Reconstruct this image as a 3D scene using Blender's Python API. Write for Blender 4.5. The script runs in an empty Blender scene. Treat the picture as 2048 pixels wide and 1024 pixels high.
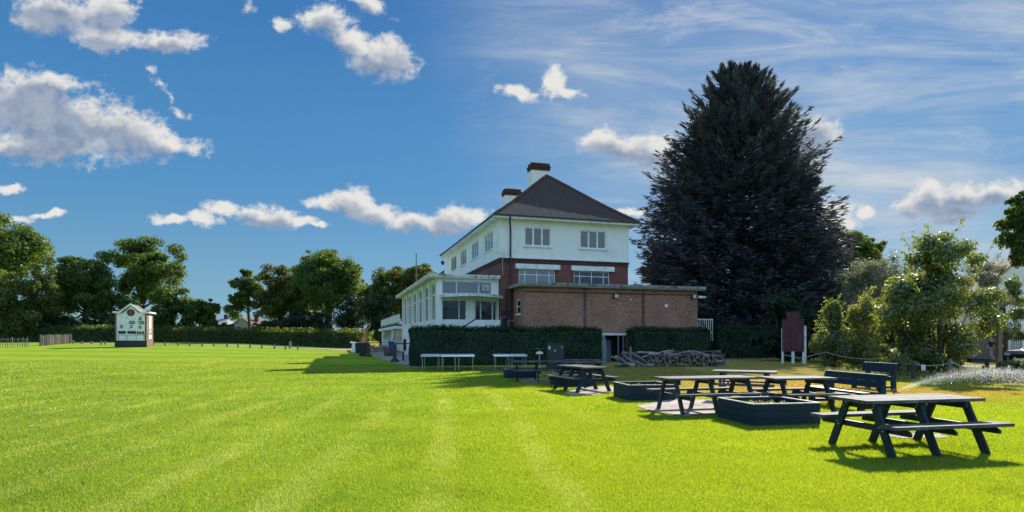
import bpy, bmesh, math, random
import numpy as np
from mathutils import Vector, Matrix
SC = bpy.context.scene
COL = SC.collection
R = math.radians
# ------------------------------------------------------------------ camera frame
F, HX, HY, EYE = 1200.0, 1024.0, 676.0, 1.6          # focal length and horizon of the 2048 px photograph
def gz(x, y):
    """height of the ground: flat round the clubhouse, rising gently across the field to the north west"""
    s = min(1.0, max(0.0, (-x - 20.0) / 30.0)); s = s*s*(3-2*s)
    return 0.012 * min(75.0, max(0.0, y - 40.0)) * s
def at(px, py, y):
    return Vector(((px-HX)/F*y, y, EYE + (HY-py)/F*y))
def gp(px, py):
    y = 1.6*F/(py-HY); y = min(y, 160.0)
    for _ in range(60):
        z = gz((px-HX)/F*y, y)
        y = 0.6*y + 0.4*max(5.0, (EYE-z)*F/(py-HY))
    x = (px-HX)/F*y
    return Vector((x, y, gz(x, y)))
def gx(px, y):
    x = (px-HX)/F*y
    return Vector((x, y, gz(x, y)))
cam = bpy.data.cameras.new('camera'); cam.lens = 36*F/2048; cam.sensor_width = 36
cam.shift_y = (HY-512)/2048; cam.clip_end = 5000; cam.clip_start = 0.1
co = bpy.data.objects.new('camera', cam); COL.objects.link(co)
co.location = (0, 0, EYE); co.rotation_euler = (R(90), 0, 0); SC.camera = co

# ------------------------------------------------------------------ helpers
class MB:
    def __init__(s): s.v = []; s.f = []; s.m = []; s.mi = 0
    def add(s, vs, fs):
        n = len(s.v); s.v += [tuple(x) for x in vs]; s.f += [tuple(i+n for i in f) for f in fs]; s.m += [s.mi]*len(fs); return s
    def hexa(s, p):      # 8 points: bottom 4 ccw, top 4 ccw
        return s.add(p, [(3,2,1,0),(4,5,6,7),(0,1,5,4),(1,2,6,5),(2,3,7,6),(3,0,4,7)])
    def box(s, x0, x1, y0, y1, z0, z1):
        return s.hexa([(x0,y0,z0),(x1,y0,z0),(x1,y1,z0),(x0,y1,z0),(x0,y0,z1),(x1,y0,z1),(x1,y1,z1),(x0,y1,z1)])
    def beam(s, p, q, w, h, up=(0,0,1)):
        p, q = Vector(p), Vector(q); d = (q-p).normalized(); u = Vector(up)
        a = d.cross(u)
        if a.length < 1e-4: a = d.cross(Vector((1,0,0)))
        a.normalize(); b = a.cross(d).normalized()
        a, b = a*w/2, b*h/2
        return s.hexa([p-a-b, p+a-b, q+a-b, q-a-b, p-a+b, p+a+b, q+a+b, q-a+b])
    def tube(s, pts, r, n=8, cap=True):
        pts = [Vector(p) for p in pts]; rs = r if isinstance(r, (list, tuple)) else [r]*len(pts)
        vs = []; ref = None
        for i, p in enumerate(pts):
            d = (pts[min(i+1, len(pts)-1)] - pts[max(i-1, 0)]).normalized()
            if ref is None:
                ref = d.cross(Vector((0,0,1)))
                if ref.length < 0.05: ref = d.cross(Vector((0,1,0)))
            a = (ref - d*ref.dot(d)).normalized(); ref = a; b = d.cross(a)
            for k in range(n):
                t = 2*math.pi*k/n; vs.append(p + (a*math.cos(t)+b*math.sin(t))*rs[i])
        fs = []
        for i in range(len(pts)-1):
            for k in range(n):
                fs.append((i*n+k, i*n+(k+1)%n, (i+1)*n+(k+1)%n, (i+1)*n+k))
        if cap: fs += [tuple(range(n-1,-1,-1)), tuple((len(pts)-1)*n+k for k in range(n))]
        return s.add(vs, fs)
    def lathe(s, prof, c=(0,0,0), n=16):
        vs = []; fs = []
        for r, z in prof:
            for k in range(n):
                t = 2*math.pi*k/n; vs.append((c[0]+r*math.cos(t), c[1]+r*math.sin(t), c[2]+z))
        for i in range(len(prof)-1):
            for k in range(n): fs.append((i*n+k, i*n+(k+1)%n, (i+1)*n+(k+1)%n, (i+1)*n+k))
        fs += [tuple(range(n-1,-1,-1)), tuple((len(prof)-1)*n+k for k in range(n))]
        return s.add(vs, fs)
    def prism(s, poly, off):       # 3-D polygon swept by a vector
        n = len(poly); o = Vector(off); a = [Vector(p) for p in poly]; b = [p+o for p in a]
        return s.add(a+b, [tuple(range(n-1,-1,-1)), tuple(range(n, 2*n))] + [(i, (i+1)%n, n+(i+1)%n, n+i) for i in range(n)])
    def quad(s, *p): return s.add(p, [tuple(range(len(p)))])
    def build(s, name, mat, parent=None, smooth=False, bevel=0.0, loc=None, rz=None, recalc=True):
        me = bpy.data.meshes.new(name); me.from_pydata(s.v, [], s.f)
        for m in (mat if isinstance(mat, (list, tuple)) else [mat]): me.materials.append(m)
        me.polygons.foreach_set('material_index', s.m)
        if recalc:
            bm = bmesh.new(); bm.from_mesh(me); bmesh.ops.recalc_face_normals(bm, faces=bm.faces); bm.to_mesh(me); bm.free()
        if smooth: me.polygons.foreach_set('use_smooth', [True]*len(me.polygons))
        o = bpy.data.objects.new(name, me); COL.objects.link(o)
        if parent: o.parent = parent
        if loc is not None: o.location = loc
        if rz is not None: o.rotation_euler = (0, 0, rz)
        if bevel:
            b = o.modifiers.new('bevel', 'BEVEL'); b.width = bevel; b.segments = 2; b.limit_method = 'ANGLE'; b.angle_limit = R(40)
        return o
def tag(o, label=None, cat=None, group=None, kind=None):
    for k, v in (('label', label), ('category', cat), ('group', group), ('kind', kind)):
        if v: o[k] = v
    return o
def empty(name, loc, rz, label, cat, group=None):
    o = bpy.data.objects.new(name, None); COL.objects.link(o); o.location = loc; o.rotation_euler = (0, 0, rz); o.empty_display_size = 0.3
    return tag(o, label, cat, group)
def copy_tree(o, parent=None):
    c = o.copy(); COL.objects.link(c); c.parent = parent
    for ch in list(o.children): copy_tree(ch, c)
    return c
def np_mesh(name, v, k, mat, parent=None, loc=None):
    """v: (N*k,3) points, every k of them one face"""
    v = np.ascontiguousarray(v, dtype=np.float32); n = len(v)//k
    me = bpy.data.meshes.new(name)
    me.vertices.add(len(v)); me.vertices.foreach_set('co', v.ravel())
    me.loops.add(n*k); me.loops.foreach_set('vertex_index', np.arange(n*k, dtype=np.int32))
    me.polygons.add(n); me.polygons.foreach_set('loop_start', np.arange(0, n*k, k, dtype=np.int32))
    me.polygons.foreach_set('loop_total', np.full(n, k, dtype=np.int32))
    me.update(calc_edges=True); me.materials.append(mat)
    o = bpy.data.objects.new(name, me); COL.objects.link(o)
    if parent: o.parent = parent
    if loc is not None: o.location = loc
    return o

# ------------------------------------------------------------------ materials
def nodes(name):
    m = bpy.data.materials.new(name); m.use_nodes = True; nt = m.node_tree; nt.nodes.clear()
    out = nt.nodes.new('ShaderNodeOutputMaterial'); return m, nt, out
def N(nt, typ, **kw):
    n = nt.nodes.new(typ)
    for k, v in kw.items():
        if k.startswith('i_'):
            key = k[2:]; n.inputs[int(key) if key.isdigit() else key.replace('_', ' ')].default_value = v
        else: setattr(n, k, v)
    return n
def c4(c): return (c[0], c[1], c[2], 1.0)
def mathn(nt, op, a, b=None, c=None, clamp=False):
    n = nt.nodes.new('ShaderNodeMath'); n.operation = op; n.use_clamp = clamp
    for i, x in enumerate((a, b, c)):
        if x is None: continue
        if isinstance(x, (int, float)): n.inputs[i].default_value = x
        else: nt.links.new(x, n.inputs[i])
    return n.outputs[0]
def mixc(nt, f, a, b, blend='MIX'):
    n = nt.nodes.new('ShaderNodeMix'); n.data_type = 'RGBA'; n.blend_type = blend
    for i, x in ((0, f), (6, a), (7, b)):
        if isinstance(x, (int, float)): n.inputs[i].default_value = x
        elif isinstance(x, tuple): n.inputs[i].default_value = c4(x)
        else: nt.links.new(x, n.inputs[i])
    return n.outputs[2]
def ramp(nt, x, a, b, smooth=True):
    n = nt.nodes.new('ShaderNodeMapRange'); n.interpolation_type = 'SMOOTHSTEP' if smooth else 'LINEAR'
    n.inputs['From Min'].default_value = a; n.inputs['From Max'].default_value = b
    if isinstance(x, (int, float)): n.inputs['Value'].default_value = x
    else: nt.links.new(x, n.inputs['Value'])
    return n.outputs['Result']
def noise(nt, vec, scale, detail=3, rough=0.55, dist=0.0):
    n = N(nt, 'ShaderNodeTexNoise', i_Scale=scale, i_Detail=detail, i_Roughness=rough, i_Distortion=dist)
    if vec is not None: nt.links.new(vec, n.inputs['Vector'])
    return n.outputs['Fac']
def coord(nt, kind='Object'):
    return nt.nodes.new('ShaderNodeTexCoord').outputs[kind]
def worldpos(nt): return nt.nodes.new('ShaderNodeNewGeometry').outputs['Position']
def scaled(nt, vec, s, rot=(0,0,0)):
    n = N(nt, 'ShaderNodeMapping'); n.inputs['Scale'].default_value = s; n.inputs['Rotation'].default_value = rot
    nt.links.new(vec, n.inputs['Vector']); return n.outputs[0]
def bump(nt, h, strength, dist=0.02):
    n = N(nt, 'ShaderNodeBump', i_Strength=strength, i_Distance=dist); nt.links.new(h, n.inputs['Height']); return n.outputs[0]
def mat(name, c1, c2=None, rough=0.6, scale=6.0, metal=0.0, spec=0.5, bmp=0.0, stretch=None, detail=5, lo=0.35, hi=0.65, c3=None, scale3=1.0):
    m, nt, out = nodes(name); p = N(nt, 'ShaderNodeBsdfPrincipled', i_Roughness=rough, i_Metallic=metal)
    p.inputs['Specular IOR Level'].default_value = spec
    c2 = c2 or tuple(x*0.75 for x in c1)
    v = coord(nt)
    if stretch: v = scaled(nt, v, stretch)
    f = noise(nt, v, scale, detail, 0.6)
    colr = mixc(nt, ramp(nt, f, lo, hi), c1, c2)
    if c3:
        colr = mixc(nt, ramp(nt, noise(nt, coord(nt), scale3, 5, 0.65), 0.52, 0.68), colr, c3)
    nt.links.new(colr, p.inputs['Base Color'])
    if bmp: nt.links.new(bump(nt, f, bmp), p.inputs['Normal'])
    nt.links.new(mathn(nt, 'MULTIPLY_ADD', f, 0.25, rough-0.12), p.inputs['Roughness'])
    nt.links.new(p.outputs[0], out.inputs[0]); return m
def leafmat(name, dark, light, trans, tw=0.45, scale=0.35, gloss=0.022, autumn=None):
    m, nt, out = nodes(name)
    g = nt.nodes.new('ShaderNodeNewGeometry'); rnd = g.outputs['Random Per Island']
    f = mathn(nt, 'ADD', mathn(nt, 'MULTIPLY', rnd, 0.5), mathn(nt, 'MULTIPLY', ramp(nt, noise(nt, coord(nt), scale, 3), 0.35, 0.65), 0.5))
    colr = mixc(nt, f, dark, light); tcol = mixc(nt, f, tuple(x*0.7 for x in trans), trans)
    if autumn:
        am = mathn(nt, 'MULTIPLY', ramp(nt, noise(nt, coord(nt), scale*1.7, 2), 0.52, 0.62), ramp(nt, rnd, 0.2, 0.6))
        colr = mixc(nt, am, colr, autumn); tcol = mixc(nt, am, tcol, tuple(x*1.6 for x in autumn))
    d = N(nt, 'ShaderNodeBsdfDiffuse'); t = N(nt, 'ShaderNodeBsdfTranslucent'); gl = N(nt, 'ShaderNodeBsdfGlossy', i_Roughness=0.42)
    nt.links.new(colr, d.inputs[0]); nt.links.new(tcol, t.inputs[0]); gl.inputs[0].default_value = (0.8, 0.85, 0.9, 1)
    a = N(nt, 'ShaderNodeMixShader', i_0=tw); nt.links.new(d.outputs[0], a.inputs[1]); nt.links.new(t.outputs[0], a.inputs[2])
    b = N(nt, 'ShaderNodeMixShader', i_0=gloss); nt.links.new(a.outputs[0], b.inputs[1]); nt.links.new(gl.outputs[0], b.inputs[2])
    nt.links.new(b.outputs[0], out.inputs[0]); return m
def brickmat(name, c1, c2, mortar, bw=0.225, bh=0.075, blot=None, dark=0.0):
    m, nt, out = nodes(name); p = N(nt, 'ShaderNodeBsdfPrincipled', i_Roughness=0.85)
    s = N(nt, 'ShaderNodeSeparateXYZ'); nt.links.new(coord(nt), s.inputs[0])
    cb = N(nt, 'ShaderNodeCombineXYZ'); nt.links.new(mathn(nt, 'ADD', s.outputs[0], s.outputs[1]), cb.inputs[0]); nt.links.new(s.outputs[2], cb.inputs[1])
    b = N(nt, 'ShaderNodeTexBrick', i_Scale=1.0); b.inputs['Brick Width'].default_value = bw; b.inputs['Row Height'].default_value = bh
    b.inputs['Mortar Size'].default_value = 0.008; b.inputs['Mortar Smooth'].default_value = 0.3; b.inputs['Bias'].default_value = -0.1
    b.inputs['Color1'].default_value = c4(c1); b.inputs['Color2'].default_value = c4(c2); b.inputs['Mortar'].default_value = c4(mortar)
    nt.links.new(cb.outputs[0], b.inputs['Vector'])
    v2 = N(nt, 'ShaderNodeMapping'); v2.inputs['Scale'].default_value = (3.4, 10.0, 1.0); nt.links.new(cb.outputs[0], v2.inputs['Vector'])
    f = noise(nt, v2.outputs[0], 1.0, 6, 0.7)
    colr = mixc(nt, mathn(nt, 'MULTIPLY', ramp(nt, f, 0.45, 0.72), 0.75), b.outputs['Color'], blot or tuple(x*0.45 for x in c2))
    f2 = noise(nt, cb.outputs[0], 0.5, 5, 0.6)
    colr = mixc(nt, ramp(nt, f2, 0.3, 0.7), colr, mixc(nt, 1.0, colr, (0.72, 0.70, 0.72), 'MULTIPLY'))
    nt.links.new(colr, p.inputs['Base Color']); nt.links.new(bump(nt, b.outputs['Fac'], 0.3, -0.01), p.inputs['Normal'])
    nt.links.new(p.outputs[0], out.inputs[0]); return m
def glassmat(name, c, rough=0.06, ior=1.9, noise_amt=0.02, streak=None):
    m, nt, out = nodes(name); p = N(nt, 'ShaderNodeBsdfPrincipled', i_Roughness=rough, i_IOR=ior)
    f = noise(nt, coord(nt), 0.8, 2)
    colr = mixc(nt, f, c, tuple(x*0.6 for x in c))
    if streak:
        w = N(nt, 'ShaderNodeTexWave', i_Scale=4.0, i_Distortion=0.3); w.bands_direction = 'DIAGONAL'
        nt.links.new(scaled(nt, coord(nt), (1, 1, 0.02)), w.inputs['Vector']); colr = mixc(nt, mathn(nt, 'MULTIPLY', w.outputs['Fac'], 0.6), colr, streak)
    nt.links.new(colr, p.inputs['Base Color'])
    nt.links.new(bump(nt, noise(nt, coord(nt), 1.3, 1), noise_amt, 0.2), p.inputs['Normal'])
    nt.links.new(p.outputs[0], out.inputs[0]); return m

M = {}
M['white'] = mat('white_render', (0.80,0.80,0.78), (0.72,0.725,0.72), 0.8, 1.3, stretch=(1.5,1.5,0.7), c3=(0.68,0.68,0.66), scale3=0.7, lo=0.4, hi=0.85)
M['whitepaint'] = mat('white_paint', (0.80,0.81,0.80), (0.68,0.70,0.69), 0.5, 2.5, c3=(0.48,0.48,0.45), scale3=1.6)
M['worn'] = mat('flaking_white_paint', (0.70,0.70,0.67), (0.56,0.56,0.53), 0.7, 2.5, c3=(0.14,0.13,0.11), scale3=3.4)
M['concrete'] = mat('weathered_concrete', (0.32,0.31,0.29), (0.22,0.22,0.21), 0.9, 3.0, c3=(0.09,0.09,0.09), scale3=2.0, bmp=0.1)
M['brick'] = brickmat('red_brick', (0.24,0.060,0.045), (0.17,0.045,0.038), (0.22,0.16,0.14))
M['extbrick'] = brickmat('orange_brick', (0.45,0.195,0.098), (0.27,0.108,0.062), (0.42,0.33,0.27), blot=(0.11,0.05,0.045))
M['darkbrick'] = brickmat('dark_quoin_brick', (0.08,0.05,0.05), (0.30,0.14,0.08), (0.16,0.13,0.11), 0.3, 0.15)
M['black'] = mat('black_iron', (0.012,0.013,0.016), (0.02,0.02,0.022), 0.45, 8)
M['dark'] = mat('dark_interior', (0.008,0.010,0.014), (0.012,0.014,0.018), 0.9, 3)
M['chimneybrick'] = mat('sooty_red_brick', (0.085,0.03,0.026), (0.035,0.02,0.018), 0.9, 6, bmp=0.2)
M['tile'] = mat('hip_tile', (0.11,0.05,0.04), (0.06,0.035,0.03), 0.85, 5, c3=(0.16,0.11,0.08), scale3=3)
M['glass'] = glassmat('window_glass', (0.012,0.032,0.040), 0.04, 1.5, 0.03)
M['netglass'] = glassmat('glass_with_net_curtain', (0.20,0.18,0.165), 0.10, 1.6, 0.02, streak=(0.13,0.12,0.12))
M['greyglass'] = glassmat('pale_glass', (0.13,0.15,0.17), 0.08, 1.8, 0.03)
M['table'] = mat('dark_teal_timber_stain', (0.006,0.020,0.034), (0.011,0.028,0.044), 0.55, 7, stretch=(1,6,6), bmp=0.12, c3=(0.02,0.036,0.05), scale3=4, spec=0.3)
M['tabletop'] = mat('weathered_stained_tabletop', (0.115,0.112,0.11), (0.05,0.054,0.062), 0.72, 5, stretch=(1.2,14,4), bmp=0.4, c3=(0.17,0.16,0.15), scale3=2.6, spec=0.22)
M['planter'] = mat('teal_painted_boards', (0.006,0.022,0.036), (0.010,0.030,0.046), 0.6, 5, stretch=(1,1,8), bmp=0.1, spec=0.3)
M['rim'] = mat('sun_bleached_board_edge', (0.30,0.28,0.24), (0.16,0.16,0.15), 0.7, 7)
M['soil'] = mat('dry_soil', (0.24,0.16,0.10), (0.11,0.075,0.05), 0.95, 14, bmp=0.6)
M['bolt'] = mat('galvanised_bolt', (0.6,0.6,0.6), (0.5,0.5,0.5), 0.35, 10, metal=0.6)
M['steel'] = mat('galvanised_steel', (0.42,0.44,0.46), (0.3,0.32,0.34), 0.45, 6, metal=0.5)
M['whitetable'] = mat('white_plastic_table', (0.62,0.66,0.70), (0.52,0.56,0.60), 0.45, 4)
M['barkgrey'] = mat('pale_dead_bark', (0.25,0.235,0.22), (0.07,0.06,0.055), 0.9, 5, stretch=(5,5,1.2), bmp=0.5)
M['barkdark'] = mat('dark_bark', (0.05,0.042,0.035), (0.09,0.075,0.06), 0.9, 5, stretch=(3,3,0.6), bmp=0.5)
m_ = M['barkgrey']; nt_ = m_.node_tree; pb0 = next(n for n in nt_.nodes if n.type == 'BSDF_PRINCIPLED'); src = pb0.inputs['Base Color'].links[0].from_socket
oi = nt_.nodes.new('ShaderNodeObjectInfo'); nt_.links.new(mixc(nt_, ramp(nt_, oi.outputs['Random'], 0.25, 0.75), mixc(nt_, 1.0, src, (0.45,0.43,0.42), 'MULTIPLY'), mixc(nt_, 1.0, src, (2.1,2.0,1.95), 'MULTIPLY')), pb0.inputs['Base Color'])
M['logend'] = mat('sawn_log_end', (0.26,0.22,0.19), (0.13,0.10,0.085), 0.9, 9)
M['oldwood'] = mat('weathered_fence_wood', (0.24,0.20,0.16), (0.13,0.11,0.09), 0.9, 5, stretch=(4,4,0.7), bmp=0.2)
M['maroon'] = mat('faded_maroon_boards', (0.115,0.035,0.042), (0.075,0.026,0.034), 0.8, 3, stretch=(5,5,0.4), c3=(0.15,0.07,0.07), scale3=1.5)
M['cabinet'] = mat('dark_green_steel', (0.012,0.030,0.034), (0.016,0.036,0.04), 0.5, 3)
M['asphalt'] = mat('pale_path', (0.34,0.30,0.26), (0.25,0.22,0.19), 0.95, 1.5, bmp=0.2, c3=(0.4,0.37,0.33), scale3=0.4)
M['paving'] = mat('pinkish_paving', (0.46,0.37,0.32), (0.34,0.27,0.235), 0.9, 3.0, bmp=0.2, c3=(0.22,0.19,0.15), scale3=1.3)
M['bluebin'] = mat('blue_plastic', (0.02,0.06,0.32), (0.02,0.05,0.25), 0.4, 3)
M['orange'] = mat('orange_brown_timber', (0.50,0.22,0.05), (0.36,0.14,0.04), 0.7, 3, stretch=(1,1,0.3))
M['crate'] = mat('brown_barrel_wood', (0.16,0.085,0.05), (0.09,0.05,0.03), 0.8, 6)
M['rope'] = mat('pale_rope', (0.50,0.49,0.44), (0.36,0.35,0.32), 0.9, 20)
M['hose'] = mat('green_hose', (0.02,0.22,0.12), (0.015,0.16,0.09), 0.4, 6)
M['skin'] = mat('skin', (0.45,0.25,0.17), (0.38,0.2,0.14), 0.6, 9)
M['carpaint'] = mat('black_car_paint', (0.010,0.012,0.016), (0.012,0.014,0.018), 0.22, 2)
# ------------------------------------------------------------------ sky, sun, exposure
EL, AZ = 32.0, 30.3                  # sun: degrees above the horizon, degrees right of straight ahead
sun = bpy.data.lights.new('sun', 'SUN'); sun.energy = 5.0; sun.angle = R(0.5); sun.color = (1.0, 0.94, 0.84)
so = bpy.data.objects.new('sun', sun); COL.objects.link(so)
S = Vector((math.sin(R(AZ))*math.cos(R(EL)), math.cos(R(AZ))*math.cos(R(EL)), math.sin(R(EL))))
so.rotation_euler = S.to_track_quat('Z', 'Y').to_euler(); so.location = (40, 60, 60)
W = bpy.data.worlds.new('World'); SC.world = W; W.use_nodes = True
nt = W.node_tree; nt.nodes.clear()
wo = nt.nodes.new('ShaderNodeOutputWorld'); bg = N(nt, 'ShaderNodeBackground', i_Strength=0.12); nt.links.new(bg.outputs[0], wo.inputs[0])
sky = nt.nodes.new('ShaderNodeTexSky'); sky.sky_type = 'NISHITA'; sky.sun_disc = False; sky.sun_elevation = R(EL); sky.sun_rotation = R(AZ)
sky.altitude = 50; sky.air_density = 1.0; sky.dust_density = 0.4; sky.ozone_density = 3.0
gen = coord(nt, 'Generated'); sp = N(nt, 'ShaderNodeSeparateXYZ'); nt.links.new(gen, sp.inputs[0])
yy = mathn(nt, 'MAXIMUM', sp.outputs[1], 0.05)
p_ = mathn(nt, 'DIVIDE', sp.outputs[0], yy); q_ = mathn(nt, 'DIVIDE', sp.outputs[2], yy)
front = ramp(nt, sp.outputs[1], 0.12, 0.3)
EXPO = 0.7; KS = 1/(0.12*2**EXPO)
def sk(r, g, b): return (r*KS, g*KS, b*KS)
# clear sky: the physical sky, with the deeper blue of a dry evening mixed in by elevation
zz = sp.outputs[2]
grad = mixc(nt, ramp(nt, zz, 0.02, 0.26), sk(.17,.375,.53), sk(.066,.265,.53)); grad = mixc(nt, ramp(nt, zz, 0.20, 0.62), grad, sk(.020,.145,.43))
skyc = mixc(nt, 0.85, mixc(nt, 1.0, sky.outputs[0], (.55,.60,.66), 'MULTIPLY'), grad)
# bright bluish clouds added to the unseen sky behind the camera, to lift the shade
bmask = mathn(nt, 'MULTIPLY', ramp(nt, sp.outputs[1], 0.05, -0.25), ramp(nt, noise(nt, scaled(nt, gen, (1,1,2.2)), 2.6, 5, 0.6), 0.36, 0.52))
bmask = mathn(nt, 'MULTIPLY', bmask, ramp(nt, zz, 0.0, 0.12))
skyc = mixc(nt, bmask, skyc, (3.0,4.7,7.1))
pq = N(nt, 'ShaderNodeCombineXYZ'); nt.links.new(p_, pq.inputs[0]); nt.links.new(q_, pq.inputs[1]); pq = pq.outputs[0]
# cumulus: ellipses at their directions in the sky (px, py, rx, ry, tilt), broken up by turbulence
CUM = [(120,22,105,40,5),(215,70,70,34,10),(330,85,88,24,-2),(75,45,55,20,0),(215,18,70,36,0),
 (60,215,150,78,4),(160,250,150,72,8),(255,262,120,52,18),(335,285,80,22,10),(90,290,190,36,0),(90,165,90,30,0),
 (300,140,18,10,30,.5),(322,168,24,10,45,.45),(340,198,16,7,50,.45),(366,229,24,8,22,.5),
 (505,22,17,15,20,.7),(563,45,25,19,10,.8),(650,48,62,34,0),(694,84,46,28,30),(768,122,76,46,-5),(740,10,58,20,25),(700,-8,60,16,0),
 (1036,184,44,16,10),(1112,165,32,30,25),(1132,184,34,12,0),
 (1235,288,86,30,5),(1300,300,60,36,0),(1205,275,50,18,0),
 (1632,270,52,40,-20),(1600,300,40,30,0),
 (345,440,46,12,2),(400,438,52,17,4),(450,417,50,18,0),(505,424,56,24,4),(560,434,58,20,4),(605,442,40,13,4),(650,404,46,15,2),(700,404,58,24,4),(752,420,56,22,6),(815,440,56,21,4),(868,450,56,22,0),(915,436,62,26,-6),(948,438,40,22,-8),(640,448,20,7,0),
 (22,375,44,10,2),(92,431,42,8,2),(12,436,55,11,5),
 (1815,412,44,24,-4),(1868,398,58,34,-4),(1925,388,56,28,-4),(1985,384,64,26,-6),(1900,425,60,20,-8),(1690,442,48,16,4),(1668,416,44,16,0),(1738,424,22,12,0),(1255,426,38,10,5),(1560,420,70,26,0)]
nv = N(nt, 'ShaderNodeTexNoise', i_Scale=12.0, i_Detail=5.0, i_Roughness=0.6); nt.links.new(pq, nv.inputs['Vector'])
sub = N(nt, 'ShaderNodeVectorMath', operation='SUBTRACT'); sub.inputs[1].default_value = (0.5,0.5,0.5); nt.links.new(nv.outputs['Color'], sub.inputs[0])
scl = N(nt, 'ShaderNodeVectorMath', operation='SCALE'); scl.inputs['Scale'].default_value = 0.055; nt.links.new(sub.outputs[0], scl.inputs[0])
addv = N(nt, 'ShaderNodeVectorMath', operation='ADD'); nt.links.new(pq, addv.inputs[0]); nt.links.new(scl.outputs[0], addv.inputs[1])
flat = N(nt, 'ShaderNodeVectorMath', operation='MULTIPLY'); flat.inputs[1].default_value = (1,1,0); nt.links.new(addv.outputs[0], flat.inputs[0])
def evalD(vec, items):
    D = None; v0 = vec
    for k, it in enumerate(items):
        if k and k % 8 == 0:      # keeps the evaluation in short batches
            sc8 = N(nt, 'ShaderNodeVectorMath', operation='SCALE'); nt.links.new(v0, sc8.inputs[0]); nt.links.new(mathn(nt, 'MULTIPLY_ADD', D, 1e-8, 1.0), sc8.inputs['Scale']); vec = sc8.outputs[0]
        px, py, rx, ry, tl = it[:5]; wgt = it[5] if len(it) > 5 else 1.0
        mp = N(nt, 'ShaderNodeMapping', vector_type='TEXTURE'); nt.links.new(vec, mp.inputs['Vector'])
        mp.inputs['Location'].default_value = ((px-HX)/F, (HY-py)/F, 0); mp.inputs['Rotation'].default_value = (0, 0, R(-tl)); mp.inputs['Scale'].default_value = (rx/F*1.12, ry/F*1.2, 1)
        ln = N(nt, 'ShaderNodeVectorMath', operation='LENGTH'); nt.links.new(mp.outputs[0], ln.inputs[0])
        o = ln.outputs['Value'] if wgt == 1.0 else mathn(nt, 'MULTIPLY_ADD', ln.outputs['Value'], wgt, 1-wgt)
        D = o if D is None else mathn(nt, 'SMOOTH_MIN', D, o, 0.25)
    return mathn(nt, 'SUBTRACT', 1.0, D)
D = evalD(flat.outputs[0], CUM)
offs = N(nt, 'ShaderNodeVectorMath', operation='ADD'); offs.inputs[1].default_value = (0.009, 0.017, 0); sc9 = N(nt, 'ShaderNodeVectorMath', operation='SCALE'); nt.links.new(flat.outputs[0], sc9.inputs[0]); nt.links.new(mathn(nt, 'MULTIPLY_ADD', D, 1e-8, 1.0), sc9.inputs['Scale']); nt.links.new(sc9.outputs[0], offs.inputs[0])
D2 = evalD(offs.outputs[0], [c for c in CUM if c[2]*c[3] > 1000])
n1 = noise(nt, pq, 17.0, 8, 0.62, 0.2); n2 = noise(nt, scaled(nt, pq, (1,1.25,1)), 52.0, 6, 0.65)
n3 = noise(nt, scaled(nt, pq, (1,1.5,1)), 11.0, 4, 0.55)
turb = mathn(nt, 'ADD', mathn(nt, 'MULTIPLY', mathn(nt, 'SUBTRACT', n1, 0.5), 1.45), mathn(nt, 'MULTIPLY', mathn(nt, 'SUBTRACT', n2, 0.5), 1.1))
fld = mathn(nt, 'ADD', D, turb)
alpha = mathn(nt, 'MULTIPLY', ramp(nt, fld, 0.02, 0.62), front)
thick = ramp(nt, mathn(nt, 'ADD', mathn(nt, 'ADD', D2, mathn(nt, 'MULTIPLY', mathn(nt, 'SUBTRACT', n3, 0.5), 1.5)), mathn(nt, 'MULTIPLY', mathn(nt, 'SUBTRACT', n1, 0.5), 1.3)), 0.0, 0.72)
ccol = mixc(nt, thick, sk(.80,.79,.76), mixc(nt, ramp(nt, mathn(nt, 'ADD', n1, mathn(nt, 'MULTIPLY', n2, 0.3)), 0.48, 0.85), sk(.22,.295,.43), sk(.37,.435,.54)))
# cirrus: streaks high to the right, and the glow they give towards the sun
cm = scaled(nt, pq, (0.9, 5.5, 1), (0, 0, R(-9)))
cw = N(nt, 'ShaderNodeTexNoise', i_Scale=2.2, i_Detail=9.0, i_Roughness=0.62, i_Distortion=0.55); nt.links.new(cm, cw.inputs['Vector'])
cm2 = scaled(nt, pq, (1.3, 4.0, 1), (0, 0, R(-24)))
cw2 = N(nt, 'ShaderNodeTexNoise', i_Scale=2.6, i_Detail=10.0, i_Roughness=0.66, i_Distortion=0.9); nt.links.new(cm2, cw2.inputs['Vector'])
cir = mathn(nt, 'MAXIMUM', ramp(nt, cw.outputs['Fac'], 0.42, 0.74), mathn(nt, 'MULTIPLY', ramp(nt, cw2.outputs['Fac'], 0.46, 0.80), ramp(nt, q_, 0.16, 0.42)))
veil = ramp(nt, noise(nt, scaled(nt, pq, (0.8, 1.6, 1)), 2.0, 3, 0.5), 0.3, 0.7)
reg = ramp(nt, mathn(nt, 'ADD', p_, mathn(nt, 'MULTIPLY', q_, 0.25)), -0.08, 0.34)
cir = mathn(nt, 'MULTIPLY', mathn(nt, 'ADD', mathn(nt, 'MULTIPLY', cir, 0.95), mathn(nt, 'MULTIPLY', veil, 0.42)), mathn(nt, 'MULTIPLY', reg, front))
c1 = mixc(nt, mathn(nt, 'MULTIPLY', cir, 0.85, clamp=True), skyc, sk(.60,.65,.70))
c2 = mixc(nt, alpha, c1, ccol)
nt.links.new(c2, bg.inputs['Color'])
SC.view_settings.view_transform = 'Standard'; SC.view_settings.look = 'None'; SC.view_settings.exposure = EXPO; SC.view_settings.gamma = 1.0
SC.view_settings.use_curve_mapping = False
try:
    SC.cycles.max_bounces = 8; SC.cycles.transparent_max_bounces = 8; SC.cycles.use_denoising = True
    SC.cycles.diffuse_bounces = 3; SC.cycles.glossy_bounces = 3; SC.cycles.transmission_bounces = 4
except Exception: pass

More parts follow.
